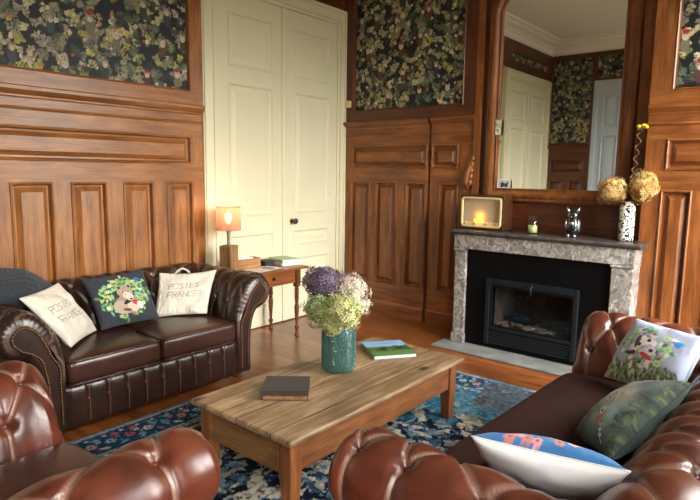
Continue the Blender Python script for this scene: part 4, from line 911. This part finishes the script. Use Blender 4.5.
p3 = pillow('white linen cushion lettered POSTES FRANCE with a loop, beside the dark sofa right arm', 'cushion', (2.15, 3.575, .465), (2.45, 3.37, .475), (2.64, 3.50, .755), (2.255, 3.65, .76), .09, postes(), '#cbc4b5', seed=5, wr=.011, sag=.01)
m = MB(); c0 = Vector(p3.location); a, b = Vector((2.36, 3.62, .745)), Vector((2.46, 3.58, .745)); pts = [a+(b-a)*t+Vector((0, 0, .035*math.sin(PI*t)))-c0 for t in np.linspace(0, 1, 12)]
m.tube(pts, .007, 8); m.build('fabric_loop', LINEN, p3, smooth=True)
def lemur(base='#33373f', wreath=True, seed=1):
    rs = random.Random(seed); R = Raster(.42, .42, .003, base); R.a *= (.9+.2*vnoise(R.X, R.Y, .012, 3))[..., None]
    for k in range(210):
        a = rs.uniform(0, 2*PI); r = rs.gauss(.135, .026); x, y = .21+r*math.cos(a), .215+r*math.sin(a)*.95
        R.ell(x, y, rs.uniform(.014, .028), rs.uniform(.006, .010), rs.uniform(0, 6), rs.choice(['#5f8a4a', '#7fa866', '#3f6a48', '#a5c08a', '#6fa38c', '#8fb46a']), leaf=True)
    for k in range(20):
        a = k*.32+rs.uniform(-.1, .1); r = .135+rs.uniform(-.02, .02); R.flower(.21+r*math.cos(a), .215+r*math.sin(a), rs.uniform(.010, .016), rs.choice(['#d9d2b0', '#cfc27a', '#d8d4c6', '#b9a070', '#b0604a']), '#a08040', 6, k)
    R.flower(.33, .34, .022, '#2f6fb8', '#1b3c78', 6)
    R.ell(.20, .15, .085, .075, .5, '#9a877b'); R.ell(.16, .13, .05, .06, .6, '#b39e90'); R.ell(.24, .13, .04, .05, .1, '#c9b8aa'); R.ell(.22, .175, .045, .016, .5, '#2b2528'); R.ell(.19, .105, .03, .012, -.3, '#5a4a46')
    R.face(.215, .24, .055, '#a58c7e', '#33292a', '#cdb7a8'); R.ell(.232, .205, .026, .034, .2, '#d9c2b4'); R.ell(.238, .185, .010, .008, 0, '#2b2224'); R.ell(.27, .15, .035, .02, -.5, '#b8443a'); R.ell(.29, .13, .02, .03, .3, '#e8e2d8')
    return R
pillow('dark slate cushion printed with a furry animal in a flower wreath', 'cushion', (1.735, 3.50, .475), (2.15, 3.50, .475), (2.13, 3.665, .80), (1.70, 3.66, .785), .11, lemur(), '#33373f', seed=7)
Rb = Raster(.44, .40, .004, '#3f79b4'); Rb.a *= (.85+.3*vnoise(Rb.X, Rb.Y, .03, 3))[..., None]
rs = random.Random(9)
for x, y in ((.15, .345), (.19, .37), (.17, .31), (.28, .38), (.31, .365), (.33, .385), (.25, .385), (.21, .33)): Rb.flower(x, y, rs.uniform(.015, .024), rs.choice(['#d99aa0', '#e6b9ad', '#c98078']), '#8a4a3a', 6, rs.random()*3)
for k in range(24): Rb.ell(rs.uniform(.1, .36), rs.uniform(.18, .37), .014, .005, rs.uniform(0, 6), rs.choice(['#7d8f6c', '#c48a86', '#a06a58']), leaf=True)
pillow('blue flowered cushion with white back leaning on the near arm of the tan sofa', 'cushion', (1.82, .44, .47), (1.86, .86, .47), (1.53, .775, .70), (1.585, .335, .72), .15, Rb, '#fbfbfa', seed=3)
Rt = Raster(.52, .42, .004, '#1c2c24'); n1 = vnoise(Rt.X, Rt.Y, .09, 5); n2 = vnoise(Rt.X, Rt.Y, .03, 6)
g_ = np.exp(-(((Rt.X-.37)/.11)**2+((Rt.Y-.22)/.11)**2))[..., None]; Rt.a = Rt.a*(1-g_)+np.array(lin('#9fbfb4'))*g_
g_ = np.exp(-(((Rt.X-.24)/.07)**2+((Rt.Y-.20)/.09)**2))[..., None]; Rt.a = Rt.a*(1-g_)+np.array(lin('#c7b48c'))*g_
mk = (n1*.6+n2*.4 > .56); Rt.a[mk] = Rt.a[mk]*.5+np.array(lin('#3a5236'))*.5
for k in range(160): Rt.ell(rs.uniform(0, .52), rs.choice([rs.uniform(0, .10), rs.uniform(.34, .42)]), rs.uniform(.015, .035), rs.uniform(.004, .008), rs.uniform(0, 6), rs.choice(['#22351f', '#33492b', '#40562f', '#16241a', '#5a6538']), leaf=True)
Rt.ell(.41, .24, .045, .022, -.5, '#c06a2c'); Rt.ell(.375, .22, .022, .016, .3, '#e8e4da'); Rt.ell(.375, .22, .012, .009, 0, '#1c1a18')
for k in range(7): Rt.line((.435+k*.010, .275+k*.006), (.455+k*.010, .30+k*.006), .006, '#efece2' if k % 2 else '#15140f')
for k in range(6): Rt.ell(.22+k*.018+rs.uniform(-.01, .01), .19+rs.uniform(-.02, .02), .009, .005, rs.uniform(0, 3), '#1b1d1a')
for k in range(6): Rt.line((.08+k*.01, .055+k*.012), (.38, .045+k*.010), .005, '#b4553e' if k % 2 else '#d9b08c')
Rt.a *= .62
pillow('dark green jungle print cushion lying against the back of the tan sofa', 'cushion', (2.70, .60, .55), (2.22, .68, .49), (1.84, .45, .61), (2.42, .325, .73), .16, Rt, '#1f2f26', seed=11)
Rf = Raster(.44, .42, .0035, '#a9b0c4'); rs = random.Random(12)
for k in range(230): Rf.ell(rs.uniform(0, .44), rs.choice([rs.uniform(0, .14), rs.uniform(0, .10)]), rs.uniform(.015, .035), rs.uniform(.004, .008), rs.uniform(.8, 2.3), rs.choice(['#4a6a42', '#6b8a55', '#38523a', '#93a679', '#c8cdb4', '#7c6f5a']), leaf=True)
for k in range(120):
    a = rs.uniform(0, 6.3); r = rs.uniform(.03, .14); Rf.ell(.22+r*math.cos(a)*1.2, .23+r*math.sin(a), rs.uniform(.014, .026), rs.uniform(.006, .012), rs.uniform(0, 6), rs.choice(['#7fc07f', '#a8d8a0', '#5a9a6a', '#e9dfe0', '#d9c4cc', '#8a5a6a', '#efe9e4']), leaf=True)
for x, y, c in ((.20, .26, '#e6dcdc'), (.24, .20, '#d8c8cc'), (.16, .22, '#e9e2dc')): Rf.ell(x, y, .042, .026, .6, c); Rf.ell(x+.012, y+.012, .012, .012, 0, '#2b2228')
Rf.ell(.24, .17, .04, .016, -.3, '#c2404a'); Rf.ell(.14, .17, .03, .012, .2, '#3b2c34'); Rf.ell(.15, .25, .014, .045, .1, '#4a3c44'); Rf.ell(.36, .31, .03, .014, .1, '#2f8fd0'); Rf.ell(.36, .30, .018, .02, .1, '#2a7fc0')
for x, y in ((.10, .32), (.29, .32), (.33, .25), (.31, .15)): Rf.flower(x, y, .022, '#bfe0a0', '#6aa04a', 6)
pillow('pale lilac cushion with green jungle bird print in the far corner of the tan sofa', 'cushion', (3.03, .80, .475), (2.73, .42, .53), (3.00, .36, .77), (3.24, .72, .755), .13, Rf, '#aab0bc', seed=15)
# knitted blanket heaped over the rear of the left arm
U, V = np.meshgrid(np.linspace(-1, 1, 120), np.linspace(-1, 1, 120), indexing='ij')
th = np.arctan2(V, U); rd = np.clip(np.maximum(abs(U), abs(V)), 0, 1); bx_, by_ = .30*rd*np.cos(th), .27*rd*np.sin(th)
hh = .135*(1-rd**3.2)+.05*(vnoise(U+5, V+5, .45, 7)-.5)*(1-rd**4)
kn = .006*np.abs(np.sin(bx_*150+np.sin(by_*150)*.9))*np.abs(np.sin(by_*105))
Zb = .765+hh+kn*(1-rd**8); Zb = np.where(rd > .93, Zb-.05*(rd-.93)/.07, Zb)
bl = grid('knitted_blanket', np.stack([1.215+bx_*1.0+.05*(vnoise(U, V, .5, 3)-.5), 3.69+by_, Zb], -1), plain('slate_wool', '#2b3037', .95, sheen=.15, bump=.5, bscale=180, var=.3, vscale=60)); tag(bl, 'dark slate chunky knitted blanket heaped on the dark sofa arm', 'blanket')

# ------------------------------------------------------------------ mantel ornaments
MT = 1.019
rd_ = empty('radio', (4.60, 2.30, MT), 0, 'vintage radio with a cream front glowing orange on the mantel', 'radio')
WAL = wood('radio_walnut', '#5a371f', '#44260f', '#2c180b', 'y', rough=.35, coat=.3)
m = MB(); a, h = .205, .30                                                 # front faces -X
m.box(-.06, .12, -a, a, 0.004, .018); m.box(-.06, .12, -a, a, h-.014, h); m.box(-.06, .12, -a, -a+.014, .018, h-.014); m.box(-.06, .12, a-.014, a, .018, h-.014); m.box(.10, .12, -a+.014, a-.014, .018, h-.014); m.build('radio_case', WAL, rd_, bevel=.004)
def rrect(y0, y1, z0, z1, r, n=6):
    P = []
    for cy_, cz_, a0 in ((y1-r, z1-r, 0), (y0+r, z1-r, PI/2), (y0+r, z0+r, PI), (y1-r, z0+r, 1.5*PI)): P += [(cy_+r*math.cos(a0+t*PI/2/n), cz_+r*math.sin(a0+t*PI/2/n)) for t in range(n+1)]
    return P
A_, B_ = rrect(-.190, .190, .022, .282, .03), rrect(-.176, .176, .038, .268, .022); n = len(A_); m = MB()
m.add([(-.058, y, z) for y, z in A_]+[(-.068, y*.99, z) for y, z in A_]+[(-.068, y, z) for y, z in B_]+[(-.05, y, z) for y, z in B_], [(i+k*n, (i+1) % n+k*n, (i+1) % n+(k+1)*n, i+(k+1)*n) for k in range(3) for i in range(n)])
m.build('bezel', plain('cream_bezel', '#d6c48f', .4, coat=.3), rd_)
m = MB(); m.box(-.040, -.036, -.190, .190, .020, .284); m.build('speaker_cloth', plain('grille_cloth', '#a59c85', .85, bump=.6, bscale=400, var=.15, vscale=120), rd_)
m = MB(); m.box(-.052, -.041, -.176, .176, .038, .066); dial = m.build('tuning_strip', plain('dial_cream', '#cdbd93', .4), rd_, bevel=.002)
for y in (-.14, -.05, .06, .15):
    m = MB(); m.lathe([(.010, 0), (.010, .010), (.007, .013)], n=14); m.build('control_knob', plain('bakelite', '#a08a5c', .4), dial, M=Matrix.Translation((-.052, y, .052)) @ Matrix.Rotation(-PI/2, 4, 'Y'))
m = MB(); m.ball((-.050, .045, .078), .016, 14, 8, sc=(.5, 1.6, .8)); m.ball((-.050, .0, .075), .010, 10, 8, sc=(.5, 2.0, .7)); m.build('dial_lamp', plain('amber_glow', '#ffb020', .4, emit='#ff9a10', es=7), rd_, smooth=True)
l = bpy.data.lights.new('dial_light', 'POINT'); l.energy = .5; l.color = (1, .38, .05); l.shadow_soft_size = .02; o = bpy.data.objects.new('dial_light', l); COL.objects.link(o); o.location = (4.60-.062, 2.285+.03, MT+.11)
m = MB(); m.tube([(4.62, 2.07, MT+.006), (4.58, 2.03, MT+.0035), (4.53, 2.00, MT+.0035), (4.52, 1.96, MT+.0035)], .003, 6); tag(m.build('cable', BLACK, smooth=True), 'black cable lying on the mantel beside the radio', 'cable')
cn = empty('jar_candle', (4.58, 1.85, MT), 0, 'pale yellow candle in a clear glass tumbler on the mantel', 'candle')
m = MB(); m.lathe([(.0, .001), (.037, .001), (.040, .004), (.045, .145), (.0425, .145), (.0375, .010), (.0, .009)], n=28, cap=False); m.build('glass', clear_glass('candle_glass', (.95, .97, .95)), cn, smooth=True)
m = MB(); m.lathe([(.0368, .011), (.0382, .068), (.036, .066), (.001, .064)], n=24); m.build('wax', plain('lemon_wax', '#dfe0a4', .5), cn, smooth=True)
m = MB(); m.tube([(0, 0, .063), (.001, 0, .08)], .0015, 6); m.build('wick', BLACK, cn)
ow = empty('owl_figurine', (4.58, 1.525, MT), 0, 'black and silver glazed owl figurine on the mantel', 'figurine')
OB = plain('black_glaze', '#141519', .12, coat=.6); OS = plain('silver_glaze', '#c8ccd0', .18, metal=.9)
m = MB(); m.lathe([(.02, .012), (.042, .025), (.052, .06), (.050, .10), (.040, .135), (.043, .155), (.044, .18), (.034, .20), (.012, .21), (.001, .211)], n=28); m.build('body', OB, ow, smooth=True)
for s_ in (-1, 1):
    m = MB(); m.tube([(-.012, s_*.028, .19), (-.012, s_*.042, .215), (-.012, s_*.050, .235)], [.014, .009, .002], 8); m.build('ear_tuft', OS, ow, smooth=True)
    m = MB(); m.ball((-.038, s_*.017, .172), .016, 14, 8, sc=(.35, 1, 1)); e = m.build('eye', OS, ow, smooth=True)
    m = MB(); m.ball((-.044, s_*.017, .172), .008, 10, 6, sc=(.4, 1, 1)); m.build('pupil', OB, e, smooth=True)
    m = MB(); m.ball((-.022, s_*.024, .010), .015, 12, 6, sc=(1.5, 1.1, .65)); m.build('foot', OS, ow, smooth=True)
    m = MB(); m.ball((-.002, s_*.046, .090), .040, 14, 8, sc=(.8, .32, 1.25)); m.build('wing', OS, ow, smooth=True)
m = MB(); m.ball((-.034, 0, .105), .030, 14, 8, sc=(.6, .7, .6)); m.build('breast_band', OS, ow, smooth=True)
m = MB(); m.tube([(-.040, 0, .162), (-.050, 0, .150)], [.006, .001], 8); m.build('beak', OS, ow)
vs = empty('patterned_vase', (4.60, 1.140, MT), 0, 'tall white ceramic vase with black splatter pattern at the mantel end', 'vase')
mt, nt, N, b = newmat('splatter_glaze'); tc = N.new('ShaderNodeTexCoord'); v = N.new('ShaderNodeTexVoronoi'); v.inputs['Scale'].default_value = 55; nt.links.new(tc.outputs['Object'], v.inputs['Vector'])
n1 = N.new('ShaderNodeTexNoise'); n1.inputs['Scale'].default_value = 70; nt.links.new(tc.outputs['Object'], n1.inputs['Vector'])
nt.links.new(ramp(nt, math_(nt, 'ADD', v.outputs['Distance'], math_(nt, 'MULTIPLY', math_(nt, 'SUBTRACT', n1.outputs['Fac'], .5), 1.2)), [(.40, lin('#1b1a1c')), (.46, lin('#dcd9d0'))]), b.inputs['Base Color']); b.inputs['Roughness'].default_value = .2
m = MB(); m.lathe([(.030, .0), (.050, .003), (.054, .02), (.054, .24), (.050, .262), (.038, .275), (.036, .285), (.040, .290), (.036, .291), (.030, .28), (.030, .27)], n=32, cap=False); m.lathe([(.001, .002), (.050, .0025)], n=32, cap=False); m.build('vase_body', mt, vs, smooth=True)
GLD = ['#d9b877', '#c9a25e', '#e6cd94', '#b78d4c', '#d2b070', '#a67c42']
bloom('dried_hydrangea', (4.57, 1.245, 1.395), .112, GLD, 'dried golden hydrangea head, left of two in the black and white vase', 'flower', (4.60, 1.145, 1.26), 420, .016, (1, 1, .9), 21, None, '#8d6a38', '#7a5a35')
bloom('dried_hydrangea', (4.575, 1.040, 1.425), .106, GLD, 'dried golden hydrangea head, right of two in the black and white vase', 'flower', (4.60, 1.135, 1.26), 420, .016, (.95, .95, 1.1), 22, None, '#8d6a38', '#7a5a35')
tw = empty('curly_twig', (4.615, 1.14, 1.30), 0, 'curly brown twig with a small yellow flower rising from the mantel vase', 'flower')
m = MB(); m.tube([(.0+.013*math.sin(t*42), -.0-.040*t+.015*math.cos(t*42), t*.55) for t in np.linspace(0, 1, 90)], .005, 6); m.build('twig', plain('twig_brown', '#5c4026', .7), tw, smooth=True)
m = MB(); rs = random.Random(2)
for k in range(9): m.ball((rs.uniform(-.02, .02), -.055+rs.uniform(-.028, .028), .555+rs.uniform(-.014, .016)), rs.uniform(.014, .020), 8, 6, sc=(1, 1, .7))
m.build('yellow_blossom', plain('yellow_petal', '#e8c832', .6), tw, smooth=True)
Rc = Raster(.055, .13, .003, '#cfd2b4'); rs = random.Random(8)
for k in range(26): Rc.ell(rs.uniform(0, .055), rs.uniform(0, .13), rs.uniform(.005, .012), rs.uniform(.003, .006), rs.uniform(0, 6), rs.choice(['#5f8f86', '#8fae7a', '#c9a050', '#e6e2cf', '#3f6a68']))
def card(R, c, label, w, h, lean=.12):
    o = boxo('postcard', -.001, .001, -w/2, w/2, 0, h, plain('card_back', '#d8d4c6', .6)); U, V = np.meshgrid(np.linspace(w/2, -w/2, R.nx), np.linspace(0, h, R.ny), indexing='ij')
    grid('printed_face', np.stack([U*0-.0018, U, V], -1), PAPERP, o, R.a); o.location = c; o.rotation_euler = (0, lean, 0); tag(o, label, 'card')
card(Rc, (X0-.058, 2.300, 1.845), 'narrow green patterned card tucked in the left edge of the mirror frame', .055, .13, .0)
Rc = Raster(.12, .075, .003, '#b9b6b8')
for k in range(14): Rc.ell(rs.uniform(.02, .10), rs.uniform(.0, .045), rs.uniform(.006, .014), rs.uniform(.006, .015), 0, rs.choice(['#1d1c20', '#3a3236', '#6a4a50']))
Rc.line((0, .073), (.12, .073), .005, '#eeeeec'); Rc.line((0, .002), (.12, .002), .005, '#eeeeec'); Rc.line((.001, 0), (.001, .075), .005, '#eeeeec'); Rc.line((.118, 0), (.118, .075), .005, '#eeeeec')
card(Rc, (X0-.054, 2.225, 1.380), 'small photograph propped at the bottom left of the mirror', .12, .075, .17)
# ------------------------------------------------------------------ camera, daylight
f_px, yaw, pitch, roll = 573.1, math.radians(50.31), math.radians(7.74), math.radians(-.79)
cy, sy, cp, sp = math.cos(yaw), math.sin(yaw), math.cos(pitch), math.sin(pitch)
fwd = Vector((sy*cp, cy*cp, -sp)); r0 = Vector((cy, -sy, 0)); d0 = fwd.cross(r0)
rr_ = r0*math.cos(roll)+d0*math.sin(roll); dd_ = -r0*math.sin(roll)+d0*math.cos(roll)
cam = bpy.data.cameras.new('camera'); co = bpy.data.objects.new('camera', cam); COL.objects.link(co); SC.camera = co
cam.sensor_width = 36; cam.lens = f_px*36/700; cam.clip_start = .02
up = -dd_; bk = -fwd
co.matrix_world = Matrix(((rr_.x, up.x, bk.x, 0), (rr_.y, up.y, bk.y, 0), (rr_.z, up.z, bk.z, 1.5), (0, 0, 0, 1)))
w = bpy.data.worlds.new('sky'); SC.world = w; w.use_nodes = True; nt = w.node_tree; bg = nt.nodes['Background']
tc = nt.nodes.new('ShaderNodeTexCoord'); sx = nt.nodes.new('ShaderNodeSeparateXYZ'); nt.links.new(tc.outputs['Generated'], sx.inputs[0])
c = ramp(nt, math_(nt, 'ADD', math_(nt, 'MULTIPLY', sx.outputs['Z'], .5), .5), [(.40, lin('#4a4a42')), (.495, lin('#666659')), (.56, (.85, .82, .76)), (.62, (1.25, 1.2, 1.12)), (.75, (1.1, 1.1, 1.1)), (1, lin('#dfe6f2'))])
nt.links.new(c, bg.inputs['Color']); bg.inputs['Strength'].default_value = SKY
for a, b in WINS:
    l = bpy.data.lights.new('window_portal', 'AREA'); l.shape = 'RECTANGLE'; l.size = b-a; l.size_y = WZ1-WZ0; l.cycles.is_portal = True
    o = bpy.data.objects.new('window_portal', l); COL.objects.link(o); o.location = ((a+b)/2, YF-.2, (WZ0+WZ1)/2); o.rotation_euler = (-PI/2, 0, 0)
    o.rotation_euler = (PI/2, 0, 0)
SC.view_settings.view_transform = 'Standard'; SC.view_settings.look = 'None'; SC.view_settings.exposure = EXPO; SC.view_settings.gamma = 1
SC.view_settings.use_curve_mapping = False
SC.cycles.max_bounces = 10; SC.cycles.diffuse_bounces = 5; SC.cycles.glossy_bounces = 5; SC.cycles.transmission_bounces = 8; SC.cycles.transparent_max_bounces = 12
SC.cycles.use_denoising = True; SC.cycles.sample_clamp_indirect = 6
SC.cycles.caustics_reflective = False; SC.cycles.caustics_refractive = False
